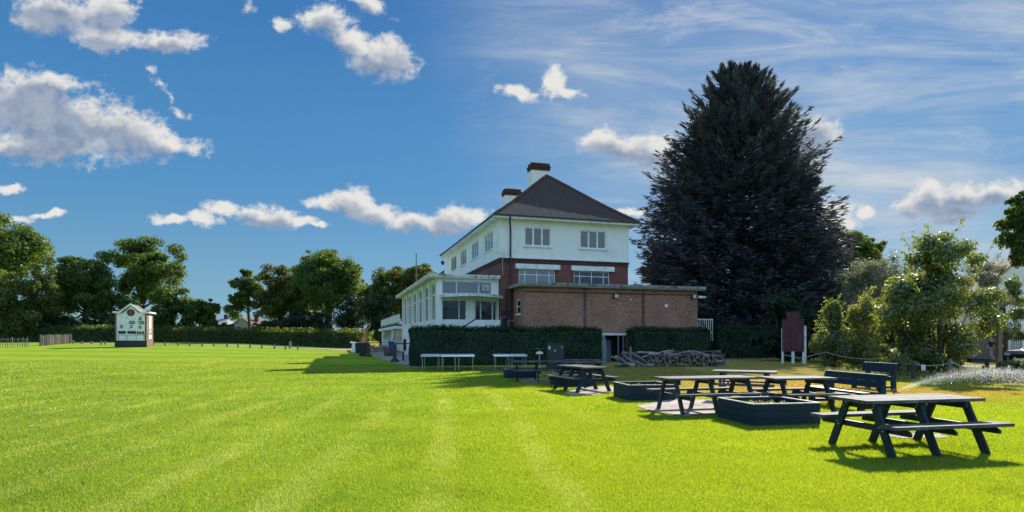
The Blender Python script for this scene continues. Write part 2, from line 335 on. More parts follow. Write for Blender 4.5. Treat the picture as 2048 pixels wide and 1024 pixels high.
# ------------------------------------------------------------------ ground
PAVE = [  # polygons of paving let into the lawn, as pixels of their corners on the ground
 [(1272,812),(1340,800),(1440,800),(1440,826),(1370,833),(1300,823)],
 [(1128,786),(1165,775),(1225,773),(1235,783),(1190,790),(1140,791)],
 [(1035,762),(1062,757),(1100,757),(1100,764),(1050,766)]]
PAVEW = [[(gp(*p).x, gp(*p).y) for p in poly] for poly in PAVE]
# paving seen under the nearest table
PAVEW.append([(6.2,9.5),(7.0,9.6),(7.1,9.95),(6.4,10.1),(6.0,9.85)])
FIELD_PATH = [(gp(*q).x, gp(*q).y) for q in ((834,737),(812,732),(778,722),(748,714.5),(744,709),(752,704.5),(800,703),(830,716))]
def inpoly(x, y, poly):
    c = np.zeros(np.shape(x), bool); j = len(poly)-1
    for i in range(len(poly)):
        xi, yi = poly[i]; xj, yj = poly[j]
        c ^= ((yi > y) != (yj > y)) & (x < (xj-xi)*(y-yi)/((yj-yi) or 1e-9)+xi); j = i
    return c
def grass_nodes(nt, pos, per_blade=None):
    """colour of the mown turf by where it grows: fresh, dry and tired patches, mowing stripes"""
    s = N(nt, 'ShaderNodeSeparateXYZ'); nt.links.new(pos, s.inputs[0]); X, Y = s.outputs[0], s.outputs[1]
    a = noise(nt, pos, 0.35, 5, 0.6); b = noise(nt, pos, 3.0, 4, 0.7)
    fresh = mixc(nt, ramp(nt, a, 0.3, 0.7), (0.125,0.185,0.010), (0.165,0.225,0.012))
    fresh = mixc(nt, mathn(nt, 'MULTIPLY', ramp(nt, b, 0.5, 0.75), 0.5), fresh, (0.19,0.215,0.035))
    # mowing stripes: across the far field and, fainter, lengthwise through the near turf
    st = mathn(nt, 'SINE', mathn(nt, 'ADD', mathn(nt, 'MULTIPLY', mathn(nt, 'ADD', Y, mathn(nt, 'MULTIPLY', X, 0.10)), 0.62), mathn(nt, 'MULTIPLY', a, 1.2)))
    st = mathn(nt, 'MULTIPLY', ramp(nt, st, -0.35, 0.35), ramp(nt, Y, 26, 42))
    fresh = mixc(nt, mathn(nt, 'MULTIPLY', st, 0.85), mixc(nt, 0.4, fresh, (0.10,0.15,0.015)), (0.25,0.26,0.075))
    lowf = noise(nt, pos, 0.10, 3, 0.5)
    fresh = mixc(nt, mathn(nt, 'MULTIPLY', ramp(nt, mathn(nt, 'ADD', X, mathn(nt, 'MULTIPLY', mathn(nt, 'SUBTRACT', lowf, 0.5), 14.0)), 1.5, -4.5), 0.75), fresh, mixc(nt, ramp(nt, a, 0.3, 0.7), (0.080,0.140,0.016), (0.125,0.185,0.026)))
    mid = noise(nt, pos, 1.1, 5, 0.7)
    fresh = mixc(nt, mathn(nt, 'MULTIPLY', ramp(nt, mid, 0.52, 0.72), 0.55), fresh, (0.070,0.115,0.009))
    s2 = mathn(nt, 'SINE', mathn(nt, 'ADD', mathn(nt, 'MULTIPLY', mathn(nt, 'ADD', X, mathn(nt, 'MULTIPLY', mathn(nt, 'MULTIPLY', Y, Y), 0.0042)), 4.3), mathn(nt, 'MULTIPLY', mathn(nt, 'ADD', a, mathn(nt, 'MULTIPLY', lowf, 2.0)), 3.2)))
    s2 = mathn(nt, 'MULTIPLY', ramp(nt, s2, 0.25, 1.0), mathn(nt, 'MULTIPLY', ramp(nt, X, 2.4, 0.0), mathn(nt, 'MULTIPLY', ramp(nt, noise(nt, pos, 0.45, 5, 0.65), 0.36, 0.62), ramp(nt, Y, 24, 15))))
    fresh = mixc(nt, mathn(nt, 'MULTIPLY', s2, 0.40), fresh, (0.205,0.245,0.095))
    dryf = noise(nt, pos, 0.16, 5, 0.65)
    rx = ramp(nt, mathn(nt, 'ADD', X, mathn(nt, 'MULTIPLY', Y, 0.45)), 9.5, 15.5); ry = ramp(nt, mathn(nt, 'ADD', Y, mathn(nt, 'MULTIPLY', X, -0.15)), 11.5, 15.5)
    dm = mathn(nt, 'MULTIPLY', mathn(nt, 'MULTIPLY', rx, ry), ramp(nt, dryf, 0.25, 0.6))
    dm2 = mathn(nt, 'MULTIPLY', mathn(nt, 'MULTIPLY', ramp(nt, X, 4.5, 10), ramp(nt, Y, 21, 26)), 0.8)
    dm = mathn(nt, 'MAXIMUM', dm, dm2)
    dry = mixc(nt, ramp(nt, b, 0.3, 0.7), (0.20,0.145,0.07), (0.14,0.12,0.045))
    out = mixc(nt, dm, fresh, dry)
    far = ramp(nt, mathn(nt, 'ADD', Y, mathn(nt, 'MULTIPLY', X, -0.4)), 24, 34)
    sp_ = mathn(nt, 'MULTIPLY', ramp(nt, noise(nt, pos, 0.22, 4, 0.6), 0.62, 0.72), far)
    return mixc(nt, mathn(nt, 'MULTIPLY', sp_, 0.7), out, (0.26,0.23,0.08)), b
m, nt2, out = nodes('mown_turf'); pos = worldpos(nt2); gc, gb = grass_nodes(nt2, pos)
d = N(nt2, 'ShaderNodeBsdfDiffuse'); t = N(nt2, 'ShaderNodeBsdfTranslucent'); 
fine = noise(nt2, pos, 22.0, 4, 0.7)
gc2 = mixc(nt2, mathn(nt2, 'MULTIPLY', ramp(nt2, fine, 0.35, 0.7), 0.45), mixc(nt2, 1.0, gc, (2.05,1.95,1.3), 'MULTIPLY'), mixc(nt2, 1.0, gc, (1.35,1.35,1.0), 'MULTIPLY'))
nt2.links.new(gc2, d.inputs[0]); nt2.links.new(bump(nt2, fine, 0.6, 0.05), d.inputs['Normal']); nt2.links.new(d.outputs[0], out.inputs[0]); M['turf'] = m
m, nt2, out = nodes('grass_blade'); pos = worldpos(nt2); gc, gb = grass_nodes(nt2, pos)
rnd = nt2.nodes.new('ShaderNodeNewGeometry').outputs['Random Per Island']
gcd = mixc(nt2, rnd, mixc(nt2, 1.0, gc, (0.48,0.58,0.5), 'MULTIPLY'), mixc(nt2, 1.0, gc, (1.40,1.25,1.7), 'MULTIPLY'))
gct = mixc(nt2, 1.0, gcd, (3.45,2.95,0.8), 'MULTIPLY')
d = N(nt2, 'ShaderNodeBsdfDiffuse'); t = N(nt2, 'ShaderNodeBsdfTranslucent'); gl = N(nt2, 'ShaderNodeBsdfGlossy', i_Roughness=0.42); gl.inputs[0].default_value = (0.95,0.95,0.85,1)
nt2.links.new(gcd, d.inputs[0]); nt2.links.new(gct, t.inputs[0])
a = N(nt2, 'ShaderNodeMixShader', i_0=0.72); nt2.links.new(d.outputs[0], a.inputs[1]); nt2.links.new(t.outputs[0], a.inputs[2])
b = N(nt2, 'ShaderNodeMixShader', i_0=0.05); nt2.links.new(a.outputs[0], b.inputs[1]); nt2.links.new(gl.outputs[0], b.inputs[2])
nt2.links.new(b.outputs[0], out.inputs[0]); M['blade'] = m
xs = [-2500,-900,-400] + list(range(-250, 251, 5)) + [400,900,2500]; ys = [-2500,-600,-100,-40] + list(range(-20, 241, 5)) + [400,900,2500]
g = MB(); g.v = [(x, y, gz(x, y)) for y in ys for x in xs]; nx = len(xs)
g.f = [(j*nx+i, j*nx+i+1, (j+1)*nx+i+1, (j+1)*nx+i) for j in range(len(ys)-1) for i in range(nx-1)]; g.m = [0]*len(g.f)
tag(g.build('ground', M['turf'], smooth=True, recalc=False), kind='structure')
def sheet(name, poly, mat_, dz=0.004):
    s = MB(); s.quad(*[(x, y, gz(x, y)+dz) for x, y in poly]); return tag(s.build(name, mat_, recalc=False), kind='structure')
for i, poly in enumerate(PAVEW): sheet('paving', poly, M['paving'], 0.012)
sheet('path', FIELD_PATH, M['asphalt'], 0.006)
def strip(name, cl, w, mat_, dz):
    s = MB(); cl = [Vector((x, y, 0)) for x, y in cl]
    L = []
    for i, p in enumerate(cl):
        dd = (cl[min(i+1, len(cl)-1)]-cl[max(i-1, 0)]).normalized(); nn = Vector((-dd.y, dd.x, 0))*w/2
        L.append((p+nn, p-nn))
    for i in range(len(L)-1):
        q = [L[i][0], L[i][1], L[i+1][1], L[i+1][0]]; s.quad(*[(v.x, v.y, gz(v.x, v.y)+dz) for v in q])
    return tag(s.build(name, mat_, recalc=True), kind='structure')
fp = [gp(705,701), gp(640,697.5), gp(560,694), gp(480,691.5), gp(400,689.5), gp(300,688.2), gp(220,687), gp(150,686), gp(60,685.5), gp(-100,685)]
strip('path', [(v.x, v.y) for v in fp], 2.4, M['asphalt'], 0.02)
strip('road', [(20.6,35.2),(22,33.8),(24,33.0),(34,31.5),(60,33)], 5.0, M['asphalt'], 0.008)
# blades of the near lawn
rng = np.random.default_rng(7)
def blades(y0, y1, dens, h, w, fade=False):
    A = 0.93*(y1*y1-y0*y0); n = int(A*dens)
    y = np.sqrt(rng.uniform(y0*y0, y1*y1, n)); x = rng.uniform(-0.93, 0.93, n)*y
    keep = np.ones(n, bool) if not fade else rng.random(n) < (1-(y-y0)/(y1-y0))**1.4
    for poly in PAVEW: keep &= ~inpoly(x + rng.normal(0, 0.05, n), y + rng.normal(0, 0.05, n), poly)
    keep &= ~((x > 9) & (y > 24)) & ~((x > -6) & (y > 33.0))
    if fade: keep &= inpoly(x, y, [(-80,30),(-12,30),(-17,70),(-90,70)])
    x, y = x[keep], y[keep]; n = len(x)
    tall = 0.75 + 0.5*rng.random(n) + 0.5*np.clip(np.sin(x*3.1+np.sin(y*2.3))*np.sin(y*2.7), 0, 1)**2
    hh = h*tall*(0.7+0.6*rng.random(n)); yaw = rng.uniform(0, 2*np.pi, n); ww = w*(0.7+0.6*rng.random(n))
    lx, ly = rng.normal(0, 0.45, n)*hh, rng.normal(0, 0.45, n)*hh
    b = np.zeros((n, 3, 3), np.float32); c, s_ = np.cos(yaw)*ww/2, np.sin(yaw)*ww/2
    b[:,0] = np.stack([x-c, y-s_, np.zeros(n)-0.005], 1); b[:,1] = np.stack([x+c, y+s_, np.zeros(n)-0.005], 1); b[:,2] = np.stack([x+lx, y+ly, hh], 1)
    return b.reshape(-1, 3)
gv = np.concatenate([blades(4.6, 8, 8200, 0.023, 0.0050), blades(8, 13, 3600, 0.025, 0.0075), blades(13, 22, 1100, 0.028, 0.013), blades(22, 36, 330, 0.028, 0.024), blades(36, 64, 100, 0.026, 0.036, True)])
tag(np_mesh('lawn_grass', gv, 3, M['blade']), kind='stuff')
# ------------------------------------------------------------------ the clubhouse, in its own frame: x along the garden front, y into depth along the field front
PC = Vector((-0.82, 41.0, 0.0)); PA = math.atan2(0.2844, 0.9587)
PM = Matrix.Translation(PC) @ Matrix.Rotation(PA, 4, 'Z'); PI_ = PM.inverted()
def ray(px, py):
    o = PI_ @ Vector((0, 0, EYE)); d = PI_.to_3x3() @ Vector(((px-HX)/F, 1.0, (HY-py)/F)); return o, d
def au(px, py, u):       # point of the plane y = u  -> (x, z)
    o, d = ray(px, py); t = (u-o.y)/d.y; p = o+d*t; return p.x, p.z
def av(px, py, v):       # point of the plane x = v  -> (y, z)
    o, d = ray(px, py); t = (v-o.x)/d.x; p = o+d*t; return p.y, p.z
H = empty('pavilion', PC, PA, 'white and brick cricket pavilion with hipped tile roof, glazed sunroom and flat brick wing', 'pavilion')
def wall(mb, axis, c, a0, a1, z0, z1, holes=(), depth=0.14, sgn=1):
    """rectangle in plane y=c (axis u) or x=c (axis v) with openings; reveals run to the inside (sgn)"""
    P = (lambda a, z, o=0.0: (a, c+o*sgn, z)) if axis == 'u' else (lambda a, z, o=0.0: (c+o*sgn, a, z))
    As = sorted({a0, a1} | {h[0] for h in holes} | {h[1] for h in holes}); Zs = sorted({z0, z1} | {h[2] for h in holes} | {h[3] for h in holes})
    for i in range(len(As)-1):
        for j in range(len(Zs)-1):
            am, zm = (As[i]+As[i+1])/2, (Zs[j]+Zs[j+1])/2
            if any(h[0] < am < h[1] and h[2] < zm < h[3] for h in holes): continue
            mb.quad(P(As[i], Zs[j]), P(As[i+1], Zs[j]), P(As[i+1], Zs[j+1]), P(As[i], Zs[j+1]))
    for h in holes:
        b0, b1, y0, y1 = h
        mb.quad(P(b0,y0), P(b1,y0), P(b1,y0,depth), P(b0,y0,depth)); mb.quad(P(b0,y1), P(b1,y1), P(b1,y1,depth), P(b0,y1,depth))
        mb.quad(P(b0,y0), P(b0,y1), P(b0,y1,depth), P(b0,y0,depth)); mb.quad(P(b1,y0), P(b1,y1), P(b1,y1,depth), P(b1,y0,depth))
def window(axis, c, rect, cols, rows, glass, fw=0.06, bar=0.05, rec=0.06, sill=True, fm='whitepaint', name='window', sgn=1, label=None, parent=None):
    """frame with bars, one glass sheet, a sill; cols / rows are fractions where bars stand"""
    a0, a1, z0, z1 = rect; a0 += .004; a1 -= .004; z0 += .004; z1 -= .004
    def B(mb, x0, x1, y0, y1, o0, o1):
        if axis == 'u': mb.box(x0, x1, *sorted((c+o0*sgn, c+o1*sgn)), y0, y1)
        else: mb.box(*sorted((c+o0*sgn, c+o1*sgn)), x0, x1, y0, y1)
    f = MB(); r0, r1 = rec, rec+0.05
    B(f, a0, a0+fw, z0, z1, r0, r1); B(f, a1-fw, a1, z0, z1, r0, r1); B(f, a0+fw, a1-fw, z0, z0+fw, r0, r1); B(f, a0+fw, a1-fw, z1-fw, z1, r0, r1)
    for cc in cols: x = a0+(a1-a0)*cc; B(f, x-bar/2, x+bar/2, z0+fw, z1-fw, r0+0.003, r1-0.003)
    for rr in rows: z = z0+(z1-z0)*rr; B(f, a0+fw, a1-fw, z-bar/2, z+bar/2, r0+0.006, r1-0.006)
    w = f.build(name, M[fm], parent or H)
    if label: w['label'] = label
    g_ = MB(); B(g_, a0+0.01, a1-0.01, z0+0.01, z1-0.01, r1-0.02, r1-0.008); g_.build('glass', M[glass], w)
    if sill:
        s_ = MB(); B(s_, a0-0.08, a1+0.08, z0-0.075, z0-0.008, -0.10, r0-0.004); s_.build('sill', M['white'], w)
    return w
# -- upper floor, white render
WD, LN = 9.76, 20.2; ZB, ZT = au(1000,515,0)[1], 9.86
wf = []
for q in ((1048.5,453,1102,493), (1159.5,459,1212.5,500)):
    x0, zt = au(q[0], q[1], 0); x1, zb = au(q[2], q[3], 0); zt = au(q[0], q[1], 0)[1]; wf.append((x0, x1, zb, zt))
z0_, z1_ = (wf[0][2]+wf[1][2])/2, (wf[0][3]+wf[1][3])/2; wf = [(a, b, z0_, z1_) for a, b, _, _ in wf]
wl = []
for xl, xr in ((969,985.5),(943,957),(921,932.5),(902,912.5)):
    ya, yb = av(xl, 480, 0)[0], av(xr, 480, 0)[0]; wl.append((min(ya,yb), max(ya,yb), z0_, z1_+0.02))
uw = MB()
wall(uw, 'u', 0, 0, WD, ZB, ZT, wf); wall(uw, 'v', 0, 0, LN, ZB, ZT, wl); wall(uw, 'v', WD, 0, LN, ZB, ZT); wall(uw, 'u', LN, 0, WD, ZB, ZT)
uw.quad((0,0,ZB),(WD,0,ZB),(WD,LN,ZB),(0,LN,ZB))
uw.build('upper_wall', M['white'], H)
for r_ in wf: window('u', 0, r_, (0.335, 0.665), (), 'netglass', fw=0.09, bar=0.13, rec=0.03)
for r_ in wl: window('v', 0, r_, (0.35, 0.66), (), 'greyglass', fw=0.09, bar=0.11, rec=0.03)
bc = MB()   # bell course at the foot of the render
bc.hexa([(-0.02,-0.02,ZB+0.06),(WD+0.02,-0.02,ZB+0.06),(WD+0.02,LN+.02,ZB+0.06),(-0.02,LN+.02,ZB+0.06),(-0.003,-0.003,ZB+0.35),(WD+0.003,-0.003,ZB+0.35),(WD+0.003,LN,ZB+0.35),(-0.003,LN,ZB+0.35)])
bc.box(-0.07, WD+0.07, -0.07, LN+0.05, ZB-0.01, ZB+0.055)
bc.build('bellcast_course', M['white'], H)
# -- ground floor, red brick
gb = []
for q in ((1037.5,537,1110,566.5), (1147.7,542.3,1218.5,570.8)):
    x0 = au(q[0], q[3], 0.04)[0]; x1 = au(q[2], q[3], 0.04)[0]; gb.append((x0, x1, au(q[0], q[3]-0.5, 0.04)[1], au(q[0], q[1], 0.04)[1]))
rz0 = sum(r[2] for r in gb)/2; rz1 = sum(r[3] for r in gb)/2; gb = [(a, b, rz0, rz1) for a, b, _, _ in gb]
bw = MB(); wall(bw, 'u', 0.04, 0.04, WD-0.06, 0, ZB-0.015, gb); wall(bw, 'v', 0.04, 0.04, LN-.05, 0, ZB-0.015); wall(bw, 'v', WD-0.06, 0.04, LN-.05, 0, ZB-0.015); wall(bw, 'u', LN-.05, 0.04, WD-0.06, 0, ZB-0.015)
bw.build('brick_wall', M['brick'], H)
cs = MB(); cs.box(-0.02, WD-0.01, -0.02, LN-.06, ZB-0.17, ZB-0.02); cs.box(0.0, WD-0.03, 0.0, LN-.07, ZB-0.33, ZB-0.24); cs.build('brick_course', M['chimneybrick'], H)
for i, r_ in enumerate(gb): window('u', 0.04, r_, (0.165, 0.5, 0.835) if i else (0.165, 0.5, 0.835), (0.63,), 'greyglass' if i == 0 else 'glass', fw=0.05, bar=0.055, rec=0.04, sill=False)
for q in ((1029.8,526.8,1118.7,537), (1141.6,532.9,1226.6,542)):
    x0, za = au(q[0], q[1], 0); x1, zb = au(q[2], q[3], 0); z = (au(q[0], q[1], 0)[1])
    s_ = MB(); s_.box(x0, x1, -0.22, 0.035, rz1+0.0, rz1+0.34); s_.build('shutter_box', M['whitepaint'], H, bevel=0.01)
# -- roof
EV, ZE, ZR = 0.55, 9.93, 14.15
A = [(-EV,-EV,ZE),(WD+EV,-EV,ZE),(WD+EV,LN+EV,ZE),(-EV,LN+EV,ZE)]; RA, RB = (WD/2,4.2,ZR), (WD/2,LN-4.2,ZR)
def lerp(a, b, t): return tuple(x+(y-x)*t for x, y in zip(a, b))
m, ntt, out = nodes('roof_tiles'); p = N(ntt, 'ShaderNodeBsdfPrincipled', i_Roughness=0.85); oc = coord(ntt); s = N(ntt, 'ShaderNodeSeparateXYZ'); ntt.links.new(oc, s.inputs[0])
cb = N(ntt, 'ShaderNodeCombineXYZ'); ntt.links.new(mathn(ntt, 'ADD', s.outputs[0], mathn(ntt,'MULTIPLY',s.outputs[1],1.0)), cb.inputs[0]); ntt.links.new(mathn(ntt, 'MULTIPLY', s.outputs[2], 1.5), cb.inputs[1])
bt = N(ntt, 'ShaderNodeTexBrick', i_Scale=1.0); bt.inputs['Brick Width'].default_value = 0.17; bt.inputs['Row Height'].default_value = 0.11; bt.inputs['Mortar Size'].default_value = 0.009; bt.inputs['Mortar'].default_value = (0.015,0.012,0.012,1)
bt.inputs['Color1'].default_value = (0.098,0.056,0.045,1); bt.inputs['Color2'].default_value = (0.060,0.038,0.033,1); ntt.links.new(cb.outputs[0], bt.inputs['Vector'])
moss = ramp(ntt, noise(ntt, oc, 1.4, 6, 0.7), 0.52, 0.7); base = mixc(ntt, mathn(ntt, 'MULTIPLY', moss, 0.5), bt.outputs['Color'], (0.075,0.075,0.055))
# band of red and green striped tiles along the garden eave, thinning to the right
wob = mathn(ntt, 'MULTIPLY', mathn(ntt, 'SUBTRACT', noise(ntt, oc, 2.5, 4, 0.7), 0.5), 0.5)
edge = mathn(ntt, 'SUBTRACT', 11.35, mathn(ntt, 'MULTIPLY', mathn(ntt, 'ADD', s.outputs[0], 0.0), 0.145))
band = mathn(ntt, 'MULTIPLY', ramp(ntt, mathn(ntt, 'ADD', mathn(ntt, 'SUBTRACT', edge, s.outputs[2]), wob), 0.0, 0.12), ramp(ntt, mathn(ntt, 'SUBTRACT', s.outputs[1], mathn(ntt, 'MULTIPLY', s.outputs[0], 1.0)), 0.6, 0.2))
chk = ramp(ntt, mathn(ntt, 'ADD', mathn(ntt, 'SINE', mathn(ntt, 'MULTIPLY', s.outputs[0], 2*math.pi/0.54)), mathn(ntt, 'MULTIPLY', mathn(ntt, 'SUBTRACT', noise(ntt, oc, 5.5, 5, 0.75), 0.5), 7.0)), -0.5, 0.5)
rg = mixc(ntt, chk, (0.15,0.215,0.14), (0.44,0.15,0.13)); rg = mixc(ntt, mathn(ntt, 'MULTIPLY', ramp(ntt, noise(ntt, oc, 16, 4, 0.8), 0.42, 0.62), 0.8), rg, (0.05,0.035,0.035))
base = mixc(ntt, band, base, rg); ntt.links.new(base, p.inputs['Base Color']); ntt.links.new(bump(ntt, bt.outputs['Fac'], 0.6, -0.03), p.inputs['Normal']); ntt.links.new(p.outputs[0], out.inputs[0]); M['roof'] = m
rf = MB()
def slope(mb, a, b, c, d, n=6):   # eave a-b up to ridge d-c, slightly sagged at the sprocketed eave
    rows = []
    for i in range(n+1):
        t = i/n; dz = -0.16*math.sin(math.pi*min(1, t*1.0))*(1-t)
        l, r = lerp(a, d, t), lerp(b, c, t); rows.append(((l[0],l[1],l[2]+dz), (r[0],r[1],r[2]+dz)))
    for i in range(n): mb.quad(rows[i][0], rows[i][1], rows[i+1][1], rows[i+1][0])
slope(rf, A[0], A[1], RA, RA); slope(rf, A[1], A[2], RB, RA); slope(rf, A[2], A[3], RB, RB); slope(rf, A[3], A[0], RA, RB)
roof = rf.build('roof', M['roof'], H, recalc=True)
hp = MB()
for a, b in ((A[0],RA),(A[1],RA),(A[2],RB),(A[3],RB),(RA,RB)):
    pts = []
    for i in range(13):
        t = i/12; q = lerp(a, b, t); dz = -0.16*math.sin(math.pi*t)*(1-t) if b != RB or a != RA else 0
        pts.append((q[0], q[1], q[2]+dz+0.03))
    hp.tube(pts, [0.10 + (0.015 if k % 2 else 0) for k in range(13)], 7)
hp.build('hip_tiles', M['tile'], roof)
fa = MB(); fz0, fz1 = ZE-0.20, ZE-0.012
for x0, x1, y0, y1 in ((-EV, WD+EV, -EV, -EV+0.03), (-EV, WD+EV, LN+EV-0.03, LN+EV), (-EV, -EV+0.03, -EV+0.03, LN+EV-0.03), (WD+EV-0.03, WD+EV, -EV+0.03, LN+EV-0.03)): fa.box(x0, x1, y0, y1, fz0, fz1)
fa.quad((-EV+.03,-EV+.03,fz0+.02),(WD+EV-.03,-EV+.03,fz0+.02),(WD+EV-.03,LN+EV-.03,fz0+.02),(-EV+.03,LN+EV-.03,fz0+.02))
fa.build('eaves_board', M['whitepaint'], H)
gt = MB(); gt.box(-EV-0.10, WD+EV+0.1, -EV-0.10, -EV-0.003, ZE-0.07, ZE+0.03); gt.box(-EV-0.10, -EV-0.003, -EV-.003, LN+EV, ZE-0.07, ZE+0.03); gt.build('gutter', M['black'], H)
# -- chimneys
def chimney(v, u, w, d_, ztop, zb):
    s_ = MB(); s_.box(v-w/2, v+w/2, u-d_/2, u+d_/2, zb, ztop-0.75)
    c = s_.build('chimney', M['white'], H)
    k = MB(); k.box(v-w/2-.05, v+w/2+.05, u-d_/2-.05, u+d_/2+.05, ztop-0.75+.002, ztop-0.52); k.box(v-w/2-.10, v+w/2+.10, u-d_/2-.10, u+d_/2+.10, ztop-0.52, ztop-0.36); k.box(v-w/2-.02, v+w/2+.02, u-d_/2-.02, u+d_/2+.02, ztop-0.36, ztop-0.12)
    k.hexa([(v-w/2+.02,u-d_/2+.02,ztop-.12),(v+w/2-.02,u-d_/2+.02,ztop-.12),(v+w/2-.02,u+d_/2-.02,ztop-.12),(v-w/2+.02,u+d_/2-.02,ztop-.12),(v-w/4,u-d_/4,ztop),(v+w/4,u-d_/4,ztop),(v+w/4,u+d_/4,ztop),(v-w/4,u+d_/4,ztop)])
    k.build('chimney_cap', M['chimneybrick'], c)
chimney(6.25, 10.0, 1.62, 1.0, 16.85, 11.0); chimney(6.15, 18.0, 1.62, 1.0, 16.5, 9.9)
# -- flat roofed brick wing
EU = -2.37; ev0 = au(1048, 640, EU)[0]; ev1 = au(1395, 640, EU)[0]; ez = 4.95
sw = av(1033, 600, ev0), av(1041, 628, ev0); swr = (min(sw[0][0], sw[1][0]), max(sw[0][0], sw[1][0]), sw[1][1], sw[0][1])
dx0, dx1 = au(1203, 700, EU)[0], au(1254, 700, EU)[0]; dzt = au(1203, 672, EU)[1]
ew = MB(); wall(ew, 'u', EU, ev0, ev1, -0.1, ez, [(dx0, dx1, -0.1, dzt)], depth=0.5); wall(ew, 'v', ev0, EU, 0.03, 0, ez, [swr], depth=0.12); wall(ew, 'v', ev1, EU, 9.0, 0, ez); wall(ew, 'u', 9.0, WD-.05, ev1, 0, ez)
ew.build('wing_wall', M['extbrick'], H)
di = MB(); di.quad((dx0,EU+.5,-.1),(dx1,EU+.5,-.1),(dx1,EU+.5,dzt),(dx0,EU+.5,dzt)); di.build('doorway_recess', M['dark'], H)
dd = MB(); xa = dx0+(dx1-dx0)*.12; dd.box(xa, xa+0.62, EU+.30, EU+.35, 0.02, dzt-0.25); dr = dd.build('door', mat('pale_blue_door', (0.22,0.33,0.42), (0.16,0.25,0.34), .5, 2), H)
MB().box(xa+.52, xa+.56, EU+.26, EU+.296, 1.0, 1.14).build('handle', M['steel'], dr)
window('v', ev0, swr, (), (0.52,), 'glass', fw=0.07, bar=0.06, rec=0.02, sill=True)
for px in (1170, 1286.5): x = au(px, 640, EU)[0]; MB().box(x-0.11, x+0.11, EU-0.012, EU-0.001, 0, ez-0.02).build('quoin_strip', M['darkbrick'], H)
sc_ = MB(); sc_.box(ev0-.015, ev1+.015, EU-.02, EU-.001, ez-0.36, ez-0.29); sc_.build('soldier_course', M['chimneybrick'], H)
sl = MB(); sx1 = au(1411, 580, EU-.35)[0]
sl.prism([(ev0-.42,EU-.38,0),(sx1,EU-.38,0),(sx1,9.3,0),(WD-.04,9.3,0),(WD-.04,.02,0),(ev0-.42,.02,0)], (0,0,0.20))
wr = sl.build('wing_roof', M['concrete'], H); wr.location.z = ez+0.003
fl = MB(); fl.box(ev0-.46, sx1+.04, EU-.43, EU-.385, ez+.10, ez+.27); fl.build('roof_kerb', M['concrete'], H)
dv = MB(); dp = au(1303, 572, 1.2); dv.lathe([(0.62,0),(0.62,0.16),(0.70,0.17),(0.70,0.22),(0.52,0.36),(0.25,0.43),(0.02,0.45)], (dp[0], 1.2, ez+0.2), 20); dv.build('roof_vent', M['whitepaint'], H, smooth=False)
for px, py in ((1230,592.5),(1385.5,593.5)):
    x, z = au(px, py, EU); f_ = MB(); f_.box(x-.16, x+.16, EU-.22, EU-.06, z-.14, z+.14); f_.beam((x,EU-.06,z),(x,EU,z),.05,.05)
    fo = f_.build('floodlight', M['black'], H); MB().box(x-.135, x+.135, EU-.235, EU-.222, z-.115, z+.115).build('lens', mat('floodlight_glass', (0.55,0.55,0.42), (0.45,0.46,0.36), .25, 3), fo)
x, z = au(1332, 612, EU); ab = MB(); ab.lathe([(0.135,0),(0.135,0.05),(0.11,0.08),(0.03,0.085)], (0,0,0), 16); o_ = ab.build('alarm_box', M['whitepaint'], H); o_.location = (x, EU-.001, z); o_.rotation_euler = (R(90), 0, 0)
x, z = au(1400, 594.5, EU); cc = MB(); cc.box(x-.22, x+.12, EU-.16, EU-.06, z-.07, z+.09); cc.tube([(x+.12,EU-.11,z),(x+.36,EU-.2,z-.02)], [0.065,0.05], 10); cc.beam((x-.15,EU-.06,z),(x-.15,EU,z),.06,.06); cc.build('security_camera', M['whitepaint'], H)
x, z = au(1261, 599, EU); MB().box(x-.05, x+.05, EU-.04, EU-.001, z-.05, z+.05).build('air_brick', M['whitepaint'], H)
# basement porch in the gap of the hedge
pc = MB(); px0, pz = au(1203, 668, EU-1.6); px1, _ = au(1255, 668, EU-1.6); pc.box(px0-.1, px1+.1, EU-1.75, EU-.02, pz-.08, pz+.06); pch = pc.build('porch_canopy', M['whitepaint'], H)
pp = MB()
for px in (1205.5, 1209, 1236, 1246):
    x = au(px, 700, EU-1.65)[0]; pp.box(x-.03, x+.03, EU-1.7, EU-1.64, 0, pz-.085)
pp.build('post', M['steel'], pch)
pb = MB(); x = au(1206, 690, EU-1.0)[0]; pb.box(x-.25, x+.32, EU-.9, EU-.86, 0.0, 1.55); pb.build('side_panel', mat('pale_blue_panel', (0.30,0.42,0.52), (0.2,0.3,0.4), .6, 3), pch)
# white slatted screen beyond the wing
sf = MB(); s0 = au(1396, 650, 0.5)[0]; s1 = au(1425, 650, 0.5)[0]; za, zb_ = au(1400, 637, .5)[1], au(1400, 669, .5)[1]
for k in range(8): x = s0+(s1-s0)*k/7; sf.box(x-.035, x+.03, .48, .52, zb_-.5*(k > 5), za-.05)
sf.box(s0-.06, s1+.06, .521, .56, za-.12, za-.02); sf.box(s0-.06, s1+.06, .521, .56, zb_+.1, zb_+.2)
sf.build('slatted_screen', M['worn'], H)
